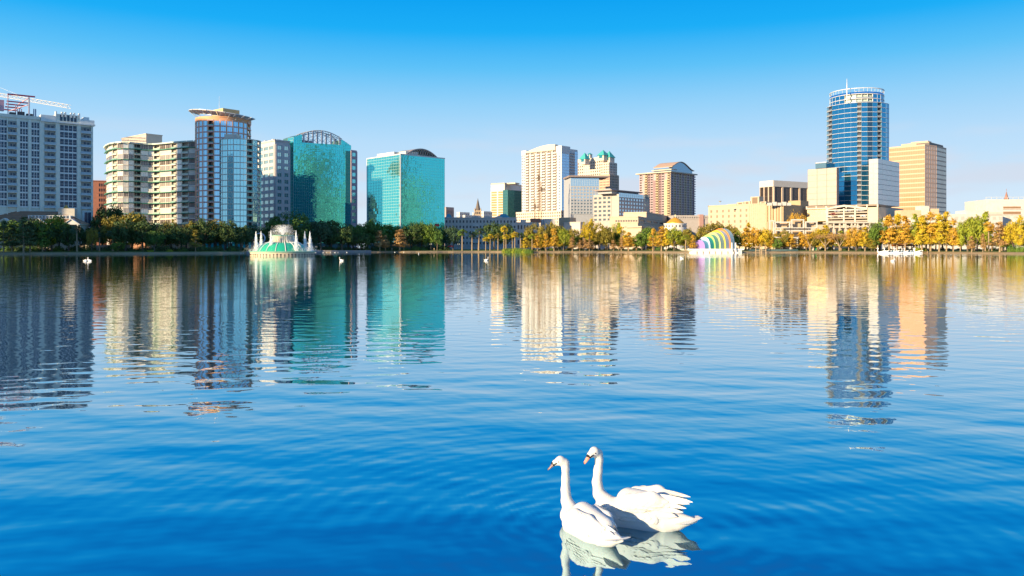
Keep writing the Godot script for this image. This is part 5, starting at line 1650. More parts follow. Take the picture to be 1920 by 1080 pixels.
	for k in 6:
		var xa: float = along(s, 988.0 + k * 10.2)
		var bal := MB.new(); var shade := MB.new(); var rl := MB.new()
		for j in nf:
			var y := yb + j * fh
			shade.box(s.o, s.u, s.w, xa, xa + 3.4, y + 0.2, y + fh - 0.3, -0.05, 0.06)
			bal.box(s.o, s.u, s.w, xa - 0.2, xa + 3.6, y - 0.1, y + 0.15, 0.0, 1.6)
			rl.box(s.o, s.u, s.w, xa - 0.2, xa + 3.6, y + 0.15, y + 1.1, 1.5, 1.58)
		put("balcony_gap_shade", shade, mat("shade_brown", 0.20, 0.16, 0.14, 0.5), o, true)  # flat brown panels carry the shade of the balcony gaps in their colour
		put("balcony_slabs", bal, white, o, true)
		put("balcony_rails", rl, mat("rail_white", 0.70, 0.70, 0.70, 0.4), o, true)
		slab("pier", white, o, s.o, s.u, s.w, xa - 1.0, xa - 0.4, yb, y1 - 1, 0.0, 1.7)
	grid(o, s, yb, y1, 2, nf, white, wp, 0.7, 0.5, false, 0.2, along(s, 986))
	grid(o, s, yb, y1 + 2, 1, nf, white, wp, 0.5, 0.5, false, along(s, 1046), s.len)
	for k in 5: grid(o, s, yb, y1 - 2, 1, nf, white, wp, 0.7, 0.55, false, along(s, 993.5 + k * 10.2), along(s, 997 + k * 10.2), 0.2)
	var bow := MB.new()
	var bp := PackedVector2Array([Vector2(along(s, 987), y1 - 2), Vector2(along(s, 1043), y1 - 2)])
	for k in 13:
		var h := 1.0 - k / 12.0
		bp.append(Vector2(lerpf(along(s, 987), along(s, 1043), h), y1 - 1.5 + 6.0 * sin(h * PI * 0.62)))
	bow.profile(s.o, s.u, s.w, bp, -3, 2.2)
	put("bowed_parapet", bow, mat("parapet_warm", 0.74, 0.62, 0.48, 0.7), o)
	slab("corner_turret", white, o, s.o, s.u, s.w, along(s, 1043), s.len + 0.4, y1 - 6, hy(273, 850), -14, 0.4)
	slab("corner_turret", white, o, s.o, s.u, s.w, -0.3, along(s, 987), y1 - 4, y1 + 1.2, -10, 0.4)
	s = side(f, 1)
	curtain(o, s, yb, y1 + 1, 6, nf, glass("sky_pane", 0.34, 0.56, 0.80, 0.85, 0.04, 0.03), mat("sky_mullion", 0.6, 0.66, 0.72, 0.6), 0.004, null, 0.18, 0.3, s.len * 0.45)
	curtain(o, s, yb, y1 - 2, 2, nf, mats["sky_pane"], mats["sky_mullion"], 0.004, null, 0.18, s.len * 0.82, s.len)
	for j in nf:
		slab("side_balcony", mat("side_balcony", 0.40, 0.38, 0.40, 0.6), o, s.o, s.u, s.w, s.len * 0.5, s.len * 0.78, yb + j * fh, yb + j * fh + 1.2, 0.0, 1.2)
	slab("side_recess", white, o, s.o, s.u, s.w, s.len * 0.48, s.len * 0.8, yb, y1 - 3, -0.3, 0.2)
	var gf := foot(968, 1052, 1112, 770, 43)
	body(o, gf, 0, hy(396, 770), beige, "garage_podium")
	grid(o, side(gf, 0), hy(419, 770), hy(396, 770), 20, 4, mat("podium_cream", 0.70, 0.60, 0.50, 0.8), hole, 0.55, 0.45, false)
	grid(o, side(gf, 1), hy(419, 770), hy(396, 770), 16, 4, mats["podium_cream"], hole, 0.55, 0.45, false)
	parapet(o, gf, hy(396, 770) - 0.5, 1.2, mats["podium_cream"], 0.4)
	seat(o, centre(f))
	# drill masts
	for q in [[1010, 318, 700, "tall rusty lattice drill mast in front of the white tower"], [1015, 340, 705, "second lattice mast beside the tallest drill mast"], [1003, 372, 690, "short lattice mast beside the drill masts"]]:
		o = thing("lattice_mast", q[3], "mast")
		var m := MB.new()
		var p := at(q[0], q[2])
		lattice(m, p, p + UP * hy(q[1], q[2]), 1.2, 24, 0.13)
		put("mast", m, mat("mast_rust", 0.40, 0.24, 0.12, 0.7), o)
		var h := MB.new()
		h.tube([p + UP * (hy(q[1], q[2]) - 8) - Vector3(3, 0, 0), p + UP * (hy(q[1], q[2]) - 7) + Vector3(3.5, 0, 0)], [0.35, 0.35], 5)
		h.tube([p + UP * (hy(q[1], q[2]) - 9), p + UP * (hy(q[1], q[2]) - 5)], [0.9, 0.9], 6)
		put("drill_head", h, mat("mast_dark", 0.12, 0.09, 0.07, 0.7), o)
		seat(o, p)
	# grey hall with gables and the red roof patch, and the blank cream box
	f = front(963, 1010, 560, 16, 10)
	o = block("grey_hall", "small pale grey hall with arched windows behind the golden trees", f, hy(417.5, 562), mat("hall_grey", 0.62, 0.58, 0.55, 0.8), hole, [[0, 8, 3, 4.0]], 0.6, 0.45, 0.55)
	var rr := MB.new()
	var s2 := side(f, 0)
	rr.profile(s2.o + s2.u * along(s2, 1007), s2.w, -s2.u, PackedVector2Array([Vector2(-7, hy(417, 562)), Vector2(0.5, hy(417, 562)), Vector2(-6, hy(409, 562))]), -3.5, 3.5)
	put("red_roof", rr, mat("tile_red", 0.50, 0.13, 0.05, 0.8), o)
	slab("round_gable", mats["hall_grey"], o, s2.o, s2.u, s2.w, along(s2, 978), along(s2, 986), hy(418, 562), hy(412, 562), -4, 0.3)
	slab("roof_house", mats["hall_grey"], o, s2.o, s2.u, s2.w, along(s2, 1022), along(s2, 1042), 0, hy(410, 562), -14, -2)
	seat(o, centre(f))
	f = foot(1045, 1057, 1094, 575, 60)
	f = foot(1057, 1088, 1096, 575, 30)
	o = block("cream_box", "blank cream box building behind the golden trees below the garage", f, hy(416.5, 575), mat("box_cream", 0.66, 0.58, 0.50, 0.8), hole, [], 0.5)
	slab("tan_cap", mat("box_tan", 0.52, 0.38, 0.26, 0.8), o, f[0], side(f, 0).u, side(f, 0).w, -5, 4, 0, hy(407, 575), -12, -2)
	seat(o, centre(f))


func make_centre_right() -> void:
	var hole = mats["window_dark"]
	var white: Material = mats["render_white"]
	var verd := mat("verdigris", 0.06, 0.40, 0.38, 0.5)
	# tower with green pyramids
	var o := thing("pyramid_tower", "pale stepped tower crowned by four green pyramid roofs", "building")
	var stone := mat("pyramid_stone", 0.66, 0.57, 0.48, 0.75)
	var f := foot(1083, 1131, 1150, 1000, 46)
	body(o, f, 0, hy(294, 1000), stone)
	var pn := mat("pyramid_pane", 0.12, 0.10, 0.10, 0.25, 0.3, false)
	grid(o, side(f, 0), hy(352, 1000), hy(300, 1000), 12, 9, stone, pn, 0.5, 0.5, false)
	grid(o, side(f, 1), hy(380, 1000), hy(297, 1000), 6, 16, stone, pn, 0.55, 0.55, false)
	curtain(o, side(f, 0), hy(325, 1000), hy(302, 1000), 4, 8, glass("mint_far", 0.4, 0.62, 0.58, 0.8, 0.05), mat("mint_mull", 0.5, 0.6, 0.56, 0.6), 0.004, null, 0.2, side(f, 0).len * 0.25, side(f, 0).len * 0.5)
	var st2 := foot(1126, 1142, 1156.5, 990, 46)
	body(o, st2, 0, hy(304, 990), stone, "step")
	grid(o, side(st2, 1), hy(390, 990), hy(305, 990), 5, 17, stone, pn, 0.5, 0.55, false)
	grid(o, side(st2, 0), hy(390, 990), hy(305, 990), 5, 17, stone, pn, 0.5, 0.55, false)
	var st3 := foot(1122, 1143, 1160, 980, 46)
	body(o, st3, 0, hy(327, 980), mat("pyramid_warm", 0.60, 0.42, 0.30, 0.75), "step")
	grid(o, side(st3, 1), hy(395, 980), hy(328, 980), 6, 13, mats["pyramid_warm"], pn, 0.5, 0.55, false)
	grid(o, side(st3, 0), hy(395, 980), hy(328, 980), 8, 13, mats["pyramid_warm"], pn, 0.5, 0.55, false)
	for q in [[1096.5, 286, 303, 8.0, 1003], [1106, 286.5, 294, 4.0, 1040], [1131, 281, 296, 9.0, 1004], [1142.5, 283, 300, 8.5, 1006]]:
		var c := at(q[0], q[4])
		var hw: float = q[3] / F * q[4]
		var u = side(f, 0).u; var w = side(f, 0).w
		slab("turret", stone, o, c, u, w, -hw * 0.8, hw * 0.8, hy(q[2] + 6, q[4]), hy(q[2] - 4, q[4]), -hw * 0.8, hw * 0.8)
		var p := MB.new()
		var e := [c - u * hw + w * hw, c + u * hw + w * hw, c + u * hw - w * hw, c - u * hw - w * hw]
		for i in 4:
			e[i] += UP * (hy(q[2] - 4, q[4]))
		for i in 4: p.tri(e[i], e[(i + 1) % 4], c + UP * hy(q[1], q[4]))
		put("pyramid_roof", p, verd, o)
		slab("glass_gable", glass("gable_glass", 0.05, 0.36, 0.42, 0.7, 0.08), o, c, u, w, -hw * 0.45, hw * 0.45, hy(q[2] + 1, q[4]), hy(q[2] - 6, q[4]), hw * 0.5, hw * 0.82)
	seat(o, centre(f))
	# grey-blue office with the flat overhanging roof
	var gg := mat("office_bluegrey", 0.40, 0.42, 0.46, 0.7)
	var sky := glass("office_sky", 0.45, 0.62, 0.74, 0.85, 0.04, 0.03)
	f = front(1070, 1123, 720, 30, 8)
	o = thing("glass_office", "blue-grey glass office with a thin overhanging roof below the pyramid tower", "building")
	body(o, f, 0, hy(333, 724), gg)
	curtain(o, side(f, 0), hy(349, 722), hy(334, 722), 12, 4, sky, mat("office_mull", 0.5, 0.58, 0.64, 0.6), 0.004, null, 0.09)
	grid(o, side(f, 0), hy(402, 722), hy(350, 722), 9, 9, gg, sky, 0.62, 0.5, true)
	slab("roof_slab", mat("roof_slab_brown", 0.30, 0.24, 0.22, 0.7), o, side(f, 0).o, side(f, 0).u, side(f, 0).w, -2, side(f, 0).len + 9, hy(333, 724), hy(330, 724), -24, 3)
	grid(o, side(f, 1), hy(402, 730), hy(334, 730), 6, 13, gg, hole, 0.6, 0.5, false)
	seat(o, centre(f))
	f = foot(1113, 1160, 1217, 640, 42)
	o = thing("corner_office", "mid-rise office with a pale blue glass corner and beige windowed wing", "building")
	var bw := mat("wing_beige", 0.48, 0.43, 0.40, 0.8)
	body(o, f, 0, hy(363, 640), bw)
	grid(o, side(f, 0), hy(415, 640), hy(366, 640), 4, 6, bw, glass("wing_window", 0.14, 0.18, 0.20, 0.5, 0.06), 0.62, 0.5, true, 0.0, side(f, 0).len * 0.72)
	grid(o, side(f, 1), hy(405, 645), hy(370, 645), 11, 5, bw, sky, 0.66, 0.52, true)
	curtain(o, side(f, 1), hy(370, 645), hy(362, 645), 16, 2, sky, mats["office_mull"], 0.004, null, 0.08)
	curtain(o, side(f, 1), hy(405, 645), hy(366, 645), 4, 8, glass("corner_sky", 0.40, 0.66, 0.78, 0.85, 0.04), mats["office_mull"], 0.004, null, 0.08, side(f, 1).len * 0.86, side(f, 1).len)
	slab("roof_slab", mats["roof_slab_brown"], o, side(f, 1).o, side(f, 1).u, side(f, 1).w, -9, side(f, 1).len * 0.8, hy(358, 640), hy(356, 640), -18, -0.5)
	slab("roof_house", gg, o, side(f, 1).o, side(f, 1).u, side(f, 1).w, -6, side(f, 1).len * 0.72, hy(363, 640), hy(358, 640), -16, -2.5)
	slab("roof_unit", gg, o, side(f, 1).o, side(f, 1).u, side(f, 1).w, 0, 8, hy(356, 640), hy(352.5, 640), -14, -8)
	seat(o, centre(f))
	# brown and cream condominium with the wave roof
	f = foot(1199.5, 1257, 1301, 890, 44)
	o = thing("wave_roof_condominium", "tall cream and plum condominium with a wave-shaped penthouse roof", "building")
	var cream := mat("wave_cream", 0.56, 0.44, 0.29, 0.75)
	var plum := mat("wave_plum", 0.30, 0.20, 0.22, 0.8)
	var mauve := mat("wave_mauve", 0.46, 0.36, 0.38, 0.8)
	var y1 := hy(323, 890)
	body(o, f, 0, y1, mauve)
	var pane := mat("wave_pane", 0.10, 0.09, 0.09, 0.2, 0.4, false)
	for i in 2:
		var s := side(f, i)
		var n := 11 if i == 0 else 9
		for k in n:
			var x0: float = s.len * k / n; var x1: float = s.len * (k + 1) / n
			var kind := (k * (3 if i == 0 else 4) + 1) % 4
			if kind == 0: slab("pilaster", [cream, mauve, plum][k % 3], o, s.o, s.u, s.w, x0, x1 - 0.1, 8, y1 - (8.0 if k % 2 else 0.0), 0, 0.9)
			elif kind == 1: grid(o, s, 8, y1, 1, 28, [mauve, cream][k % 2], pane, 0.7, 0.55, false, x0, x1, 0.5)
			elif kind == 2: grid(o, s, 8, y1, 2, 28, plum if k % 2 else cream, pane, 0.6, 0.6, false, x0, x1, 0.4)
			else:
				grid(o, s, 8, y1, 1, 28, cream, pane, 0.86, 0.62, false, x0, x1, 0.35)
				var bl := MB.new()
				for j in 28: bl.box(s.o, s.u, s.w, x0, x1, 8 + (y1 - 8) * j / 28.0, 9.0 + (y1 - 8) * j / 28.0, 0.3, 1.6)
				put("balconies", bl, cream, o, true)
	var s1 := side(f, 1)
	var eb := MB.new()
	for j in 28: eb.box(s1.o, s1.u, s1.w, s1.len - 1.5, s1.len + 2.0, 8 + (y1 - 8) * j / 28.0, 9.2 + (y1 - 8) * j / 28.0, -6, 1.2)
	put("end_balconies", eb, mauve, o, true)
	var rf := mat("wave_roof_slab", 0.62, 0.52, 0.40, 0.7)
	slab("roof_slab", rf, o, s1.o, s1.u, s1.w, -2.5, s1.len + 4, y1, y1 + 1.2, -side(f, 0).len - 4, 2.5)
	var ph := foot(1226, 1260, 1298, 893, 44)
	var pblue := glass("penthouse_blue", 0.18, 0.36, 0.52, 0.7, 0.06)
	body(o, ph, y1 + 1.2, hy(315, 893), pblue, "penthouse")
	slab("penthouse_eaves", rf, o, side(ph, 0).o, side(ph, 0).u, side(ph, 0).w, -2, side(ph, 0).len, hy(318.5, 893), hy(316.5, 893), -10, 1.4)
	var wave := PackedVector2Array()
	var ws := side(ph, 1)
	for k in 21:
		var h := k / 20.0
		wave.append(Vector2(lerpf(-1.0, ws.len + 3.0, h), hy(316, 893) + 8.2 * pow(cos(clampf((h - 0.42) * 1.75, -1, 1) * PI * 0.5), 1.7) + 0.8))
	for k in 21:
		var p := wave[20 - k]
		wave.append(Vector2(p.x, p.y - 0.8))
	var wm := MB.new()
	wm.profile(ws.o, ws.u, ws.w, wave, -side(ph, 0).len, 1.0)
	put("wave_roof", wm, mat("wave_roof_tan", 0.50, 0.34, 0.24, 0.7), o)
	var gl := PackedVector2Array([Vector2(0.2, hy(316, 893)), Vector2(ws.len, hy(316, 893))])
	for k in 13:
		var h := 0.95 - 0.9 * k / 12.0
		gl.append(Vector2(ws.len * h, hy(316, 893) + 8.0 * pow(cos(clampf((h - 0.42) * 1.75, -1, 1) * PI * 0.5), 1.7) + 0.1))
	var gm := MB.new()
	gm.profile(ws.o, ws.u, ws.w, gl, -1, 0.1)
	put("gable_glass", gm, pblue, o)
	slab("roof_screen", white, o, ws.o, ws.u, ws.w, ws.len * 0.36, ws.len * 0.40, hy(308, 893), hy(302.5, 893), -side(ph, 0).len * 0.95, -1)
	seat(o, centre(f))
	# beige civic hall in tiers, with the far garages
	var tan := mat("civic_tan", 0.58, 0.47, 0.36, 0.8)
	o = thing("civic_hall", "beige tiered civic hall with strip windows behind the golden trees", "building")
	f = foot(1145, 1195, 1330, 600, 30)
	f = foot(1143, 1196, 1332, 560, 22)
	body(o, f, 0, hy(407, 560), tan)
	grid(o, side(f, 0), hy(418, 560), hy(410, 560), 9, 1, tan, hole, 0.75, 0.42, true, side(f, 0).len * 0.2)
	grid(o, side(f, 1), hy(418, 575), hy(410, 575), 12, 1, tan, hole, 0.72, 0.42, true, 0.0, side(f, 1).len * 0.8)
	var f2 := foot(1169, 1212, 1262, 585, 22)
	body(o, f2, 0, hy(398.5, 585), tan, "upper_tier")
	var f3 := foot(1176, 1202, 1222, 520, 40)
	body(o, f3, 0, hy(426, 520), tan, "lower_tier")
	grid(o, side(f3, 1), 3, hy(427, 520), 3, 3, tan, hole, 0.7, 0.4)
	parapet(o, f3, hy(426, 520) - 0.2, 0.9, tan, 1.2)
	parapet(o, f, hy(407, 560) - 0.3, 1.0, tan)
	parapet(o, f2, hy(398.5, 585) - 0.3, 0.8, tan)
	seat(o, centre(f))
	o = thing("low_garage", "long low greige garage roof right of the wave-roofed condominium", "building")
	f = front(1262, 1330, 640, 20, 4)
	body(o, f, 0, hy(404, 644), mat("garage_greige", 0.46, 0.42, 0.40, 0.8))
	grid(o, side(f, 0), hy(411, 644), hy(405, 644), 16, 1, mats["garage_greige"], hole, 0.45, 0.4, true)
	slab("stair_house", mat("garage_rose", 0.45, 0.27, 0.24, 0.8), o, side(f, 0).o, side(f, 0).u, side(f, 0).w, side(f, 0).len * 0.72, side(f, 0).len * 0.83, 0, hy(402, 640), -6, 1)
	seat(o, centre(f))
	# gold dome with a cross
	o = thing("domed_church", "small round church with a shallow gold dome and a cross", "church")
	var c := at(1266, 500)
	var dm := MB.new()
	var hw := 21.0 / F * 500
	dm.lathe(c, [[hw, 0.5], [hw, hy(421, 500)], [hw + 0.3, hy(420.5, 500)], [hw + 0.3, hy(419, 500)]], 20)
	put("drum", dm, white, o)
	var cap := MB.new()
	cap.lathe(c, [[hw * 0.78, hy(419, 500)], [hw * 0.76, hy(417, 500)], [hw * 0.45, hy(411.5, 500)], [hw * 0.18, hy(408.5, 500)], [0.5, hy(408, 500)], [0.0, hy(407.5, 500)]], 16)
	put("dome", cap, mat("dome_gold", 0.72, 0.36, 0.03, 0.45, 0.2), o)
	slab("cross", mat("cross_pale", 0.8, 0.72, 0.5, 0.6), o, c, Vector3.RIGHT, Vector3.BACK, -0.16, 0.16, hy(408, 500), hy(402, 500), -0.16, 0.16)
	slab("cross_arm", mats["cross_pale"], o, c, Vector3.RIGHT, Vector3.BACK, -0.7, 0.7, hy(404.4, 500), hy(403.6, 500), -0.15, 0.15)
	for k in 10: slab("window", hole, o, c + Vector3(sin(k * 0.32 - 1.4), 0, cos(k * 0.32 - 1.4)) * (hw + 0.02), Vector3(cos(k * 0.32 - 1.4), 0, -sin(k * 0.32 - 1.4)), Vector3(sin(k * 0.32 - 1.4), 0, cos(k * 0.32 - 1.4)), -0.4, 0.4, hy(426, 500), hy(422.5, 500), -0.1, 0.06)
	seat(o, c)


func make_right() -> void:
	var hole = mats["window_dark"]
	var white := mat("sun_white", 0.62, 0.60, 0.57, 0.7)
	var cream := mat("sun_cream", 0.52, 0.44, 0.33, 0.8)
	# cream block beside the band shell
	var f := foot(1328, 1436, 1450, 520, 46)
	var o := thing("cream_block", "broad cream building with small square windows behind the band shell", "building")
	var y1 := hy(382, 520)
	body(o, f, 0, y1, cream)
	var s := side(f, 0)
	for j in 4:
		for k in 7: slab("window", mat("cream_window", 0.26, 0.20, 0.14, 0.5), o, s.o, s.u, s.w, along(s, 1332.0 + k * 11.0), along(s, 1335.2 + k * 11.0), y1 - 4.6 - j * 3.6, y1 - 2.8 - j * 3.6, -0.05, 0.08)
		slab("string_course", mat("cream_line", 0.6, 0.5, 0.36, 0.8), o, s.o, s.u, s.w, 0, s.len, y1 - 5.6 - j * 3.6, y1 - 5.35 - j * 3.6, 0, 0.14)
	for k in 9: slab("fin", cream, o, s.o, s.u, s.w, along(s, 1404.0 + k * 3.7), along(s, 1404.9 + k * 3.7), 2, y1, 0, 0.3)
	parapet(o, f, y1 - 0.2, 0.6, cream)
	for q in [[1360, 1376, 380], [1377, 1390, 377], [1391, 1402, 376], [1403, 1419, 368], [1420, 1432, 378]]:
		slab("roof_house", cream, o, s.o, s.u, s.w, along(s, q[0]), along(s, q[1]), y1, hy(q[2], 525), -9, -3)
		slab("louvre", mat("louvre_dark", 0.22, 0.15, 0.10, 0.7), o, s.o, s.u, s.w, along(s, q[0] + 3), along(s, q[1] - 3), y1 + 0.6, hy(q[2] + 1.5, 525), -3.02, -2.9)
	var dish := MB.new()
	dish.lathe(at(1350, 524, y1), [[0.1, 0.0], [0.1, 1.2], [1.1, 2.0], [0.2, 1.5]], 10)
	put("dish_antenna", dish, white, o)
	seat(o, centre(f))
	o = thing("tan_annex", "tan windowless annex with vertical pilasters right of the cream building", "building")
	f = foot(1437, 1469, 1513, 512, 46)
	var tan := mat("annex_tan", 0.46, 0.34, 0.21, 0.8)
	body(o, f, 0, hy(381.5, 505), tan)
	for k in 6: slab("pilaster", cream if k % 2 else tan, o, side(f, 0).o, side(f, 0).u, side(f, 0).w, side(f, 0).len * k / 6.0, side(f, 0).len * (k + 0.55) / 6.0, 0, hy(381, 505), 0, 0.7)
	f = foot(1478, 1501, 1516, 530, 46)
	body(o, f, 0, hy(374, 520), tan, "stair_tower")
	for k in 5: slab("roof_unit", white, o, at(1443 + k * 9, 512), Vector3.RIGHT, Vector3.BACK, -1.2, 1.2, hy(381.5, 505) - 1, hy(379 - (k % 2) * 1.5, 505), -1, 1)
	seat(o, centre(f))
	# black and white office
	f = foot(1425, 1449, 1516, 700, 52)
	f = foot(1425.5, 1450, 1560, 700, 60)
	o = thing("black_white_office", "white-framed office with tall black glass bays behind the tan annex", "building")
	y1 = hy(339, 700)
	body(o, f, 0, y1, white)
	for i in 2:
		var n := 3 if i == 0 else 7
		var ss := side(f, i)
		for k in n:
			var x0: float = ss.len * (k + 0.1) / n; var x1: float = ss.len * (k + 0.9) / n
			var bay := MB.new()
			bay.box(ss.o, ss.u, ss.w, x0, x1, 8, y1 - 5.0, -0.1, 0.1)
			var p := put("window_bay", bay, glass("black_glass", 0.035, 0.03, 0.035, 0.3, 0.08), o)
			var mm := MB.new()
			for j in 10: mm.box(ss.o, ss.u, ss.w, x0, x1, 10 + j * 4.2, 10.2 + j * 4.2, 0.1, 0.2)
			for j in 5: mm.box(ss.o, ss.u, ss.w, lerpf(x0, x1, (j + 1) / 6.0) - 0.06, lerpf(x0, x1, (j + 1) / 6.0) + 0.06, 8, y1 - 5.0, 0.1, 0.18)
			put("mullions", mm, mat("black_mull", 0.12, 0.10, 0.10, 0.6), p)
		for k in n + 1: slab("pier", mat("pier_tan", 0.62, 0.50, 0.40, 0.8), o, ss.o, ss.u, ss.w, clampf(ss.len * (k - 0.09) / n, 0, ss.len), clampf(ss.len * (k + 0.09) / n, 0, ss.len), 0, y1 - 5, 0, 0.8)
		slab("attic_band", white, o, ss.o, ss.u, ss.w, 0, ss.len + (0.85 if i == 0 else 0.0), y1 - 5, y1 + 0.4, 0, 0.9)
	seat(o, centre(f))
	make_blue_tower()
	# bronze-gold bank tower
	o = thing("gold_tower", "gold mirror-glass office tower with banded floors and a blue shaded side", "building")
	f = foot(1664, 1742, 1774, 780, 46)
	var m: Vector3 = f[1]
	var cut0: Vector3 = m.lerp(f[0], 0.10); var cut1: Vector3 = m.lerp(f[2], 0.42)
	var fp := [f[0], cut0, cut1, f[2], f[3]]
	y1 = hy(272, 780)
	var copper := mat("copper_band", 0.62, 0.42, 0.30, 0.6)
	var gold := glass("gold_glass", 0.50, 0.27, 0.14, 0.0, 0.06, 0.03)
	gold.metallic_specular = 0.7
	gold.clearcoat_enabled = true
	gold.clearcoat = 1.0
	gold.clearcoat_roughness = 0.04
	body(o, fp, 0, y1, mat("gold_core", 0.30, 0.19, 0.10, 0.6), "core")
	var rows := 21
	var fh2 := (y1 - 6.0) / rows
	for i in 3:
		var ss := side(fp, i)
		var pm: Material = gold
		var bars := MB.new(); var pieces := MB.new()
		var n: int = [16, 5, 8][i]
		for j in rows:
			var y := 6.0 + j * fh2
			slab("spandrel", copper, o, ss.o, ss.u, ss.w, 0, ss.len, y, y + fh2 * 0.26, 0, 0.12)
			slab("window_band", pm, o, ss.o, ss.u, ss.w, 0, ss.len, y + fh2 * 0.26, y + fh2, -0.1, 0.06)
		for k in n + 1: bars.box(ss.o, ss.u, ss.w, ss.len * k / n - 0.06, ss.len * k / n + 0.06, 6, y1, 0.0, 0.16)
		put("mullions", bars, copper, o)
	parapet(o, fp, y1 - 0.4, 1.6, copper, 0.2)
	var ph := foot(1690, 1742, 1768, 788, 46)
	body(o, ph, y1, hy(266, 788), copper, "penthouse")
	slab("sign_band", mat("sign_dark", 0.10, 0.09, 0.09, 0.5), o, side(ph, 0).o, side(ph, 0).u, side(ph, 0).w, side(ph, 0).len * 0.55, side(ph, 0).len, y1 + 0.6, hy(267, 788), 0, 0.3)
	slab("sign_band", mats["sign_dark"], o, side(ph, 1).o, side(ph, 1).u, side(ph, 1).w, 0, side(ph, 1).len, y1 + 0.6, hy(267, 788), 0, 0.3)
	slab("roof_house", copper, o, centre(ph), side(ph, 0).u, side(ph, 0).w, -9, 7, hy(266, 788), hy(262, 795), -5, 5)
	seat(o, centre(f))
	# white terraces below the gold tower
	o = thing("white_terrace", "stepped white building with a curved corner below the gold tower", "building")
	f = front(1640, 1790, 500, 14, 2)
	body(o, f, 0, hy(416, 502), white)
	s = side(f, 0)
	slab("upper_wall", white, o, s.o, s.u, s.w, along(s, 1662), along(s, 1790), hy(416, 502), hy(408, 502), -10, -0.4)
	slab("corner_slab", white, o, s.o, s.u, s.w, along(s, 1729), along(s, 1744), hy(408, 502), hy(386, 502), -8, -1)
	slab("upper_wall", mat("terrace_tan", 0.62, 0.48, 0.32, 0.8), o, s.o, s.u, s.w, along(s, 1690), along(s, 1729), hy(408, 502), hy(394, 502), -8, -1)
	slab("upper_wall", mats["terrace_tan"], o, s.o, s.u, s.w, along(s, 1744), along(s, 1764), hy(408, 502), hy(391, 502), -8, -2)
	for k in 12: slab("window", hole, o, s.o, s.u, s.w, 4 + k * 3.6, 6 + k * 3.6, 6, 9, -0.1, 0.06)
	seat(o, centre(f))
	# white hospital blocks on the right
	o = thing("hospital_block", "large white hospital block with dark slot openings and railings on the roof", "building")
	f = front(1849, 1990, 480, 26, -4)
	y1 = hy(374, 480)
	body(o, f, 0, y1, white)
	s = side(f, 0)
	for q in [[1881, 1914, 387, 391], [1881, 1914, 396.5, 401.5], [1930, 1962, 387, 391], [1930, 1962, 396.5, 401.5]]:
		slab("slot_opening", mat("slot_dark", 0.28, 0.17, 0.10, 0.8), o, s.o, s.u, s.w, along(s, q[0]), along(s, q[1]), hy(q[3], 478), hy(q[2], 478), -0.1, 0.05)
		slab("slot_sill", white, o, s.o, s.u, s.w, along(s, q[0]) - 0.3, along(s, q[1]) + 0.3, hy(q[3], 478) - 0.35, hy(q[3], 478), 0, 0.6)
	for k in 14: slab("roof_rail", white, o, s.o, s.u, s.w, k * 3.1, k * 3.1 + 0.15, y1, y1 + 1.4, -0.4, -0.25)
	slab("roof_rail", white, o, s.o, s.u, s.w, 0, s.len, y1 + 1.3, y1 + 1.45, -0.42, -0.24)
	for k in 9: slab("window", mat("hospital_pane", 0.55, 0.50, 0.45, 0.4), o, s.o, s.u, s.w, 3 + k * 4.2, 5.4 + k * 4.2, hy(410, 478), hy(405, 478), -0.05, 0.06)
	seat(o, centre(f))
	o = thing("chapel_block", "lower white chapel block with a roof cross beside the hospital", "building")
	f = front(1780, 1880, 470, 16, 0)
	body(o, f, 0, hy(401.5, 470), white)
	s = side(f, 0)
	slab("upper_wall", white, o, s.o, s.u, s.w, along(s, 1813), along(s, 1852), hy(402, 470), hy(394.5, 470), -12, -0.5)
	slab("roof_edge", mat("chapel_edge", 0.6, 0.54, 0.48, 0.7), o, s.o, s.u, s.w, along(s, 1850), along(s, 1880), hy(403, 470), hy(398, 470), -8, 0.5)
	slab("cross", white, o, s.o, s.u, s.w, along(s, 1835.6), along(s, 1837.2), hy(395, 470), hy(384.5, 470), -3.2, -2.8)
	slab("cross_arm", white, o, s.o, s.u, s.w, along(s, 1832.5), along(s, 1840.3), hy(389.4, 470), hy(387.8, 470), -3.18, -2.82)
	for k in 8: slab("window", mats["hospital_pane"], o, s.o, s.u, s.w, 3 + k * 3.7, 5 + k * 3.7, hy(412, 470), hy(406, 470), -0.05, 0.06)
	seat(o, centre(f))
	o = thing("far_steeple", "thin rust-coloured steeple rising behind the hospital roof", "church")
	var sp := MB.new()
	var c := at(1887, 700)
	sp.lathe(c, [[2.2, 0.0], [2.2, hy(374, 700)], [1.4, hy(370, 700)], [0.0, hy(358, 700)]], 8)
	put("spire", sp, mat("steeple_rust", 0.35, 0.18, 0.14, 0.7), o)
	slab("cross", mats["steeple_rust"], o, c, Vector3.RIGHT, Vector3.BACK, -0.12, 0.12, hy(358, 700), hy(354, 700), -0.1, 0.1)
	seat(o, c)
	# white frames of the plaza behind the golden trees
	o = thing("plaza_frames", "white open frame pavilion with stacked bays behind the golden trees", "building")
	f = front(1442, 1536, 462, 12, 0)
	s = side(f, 0)
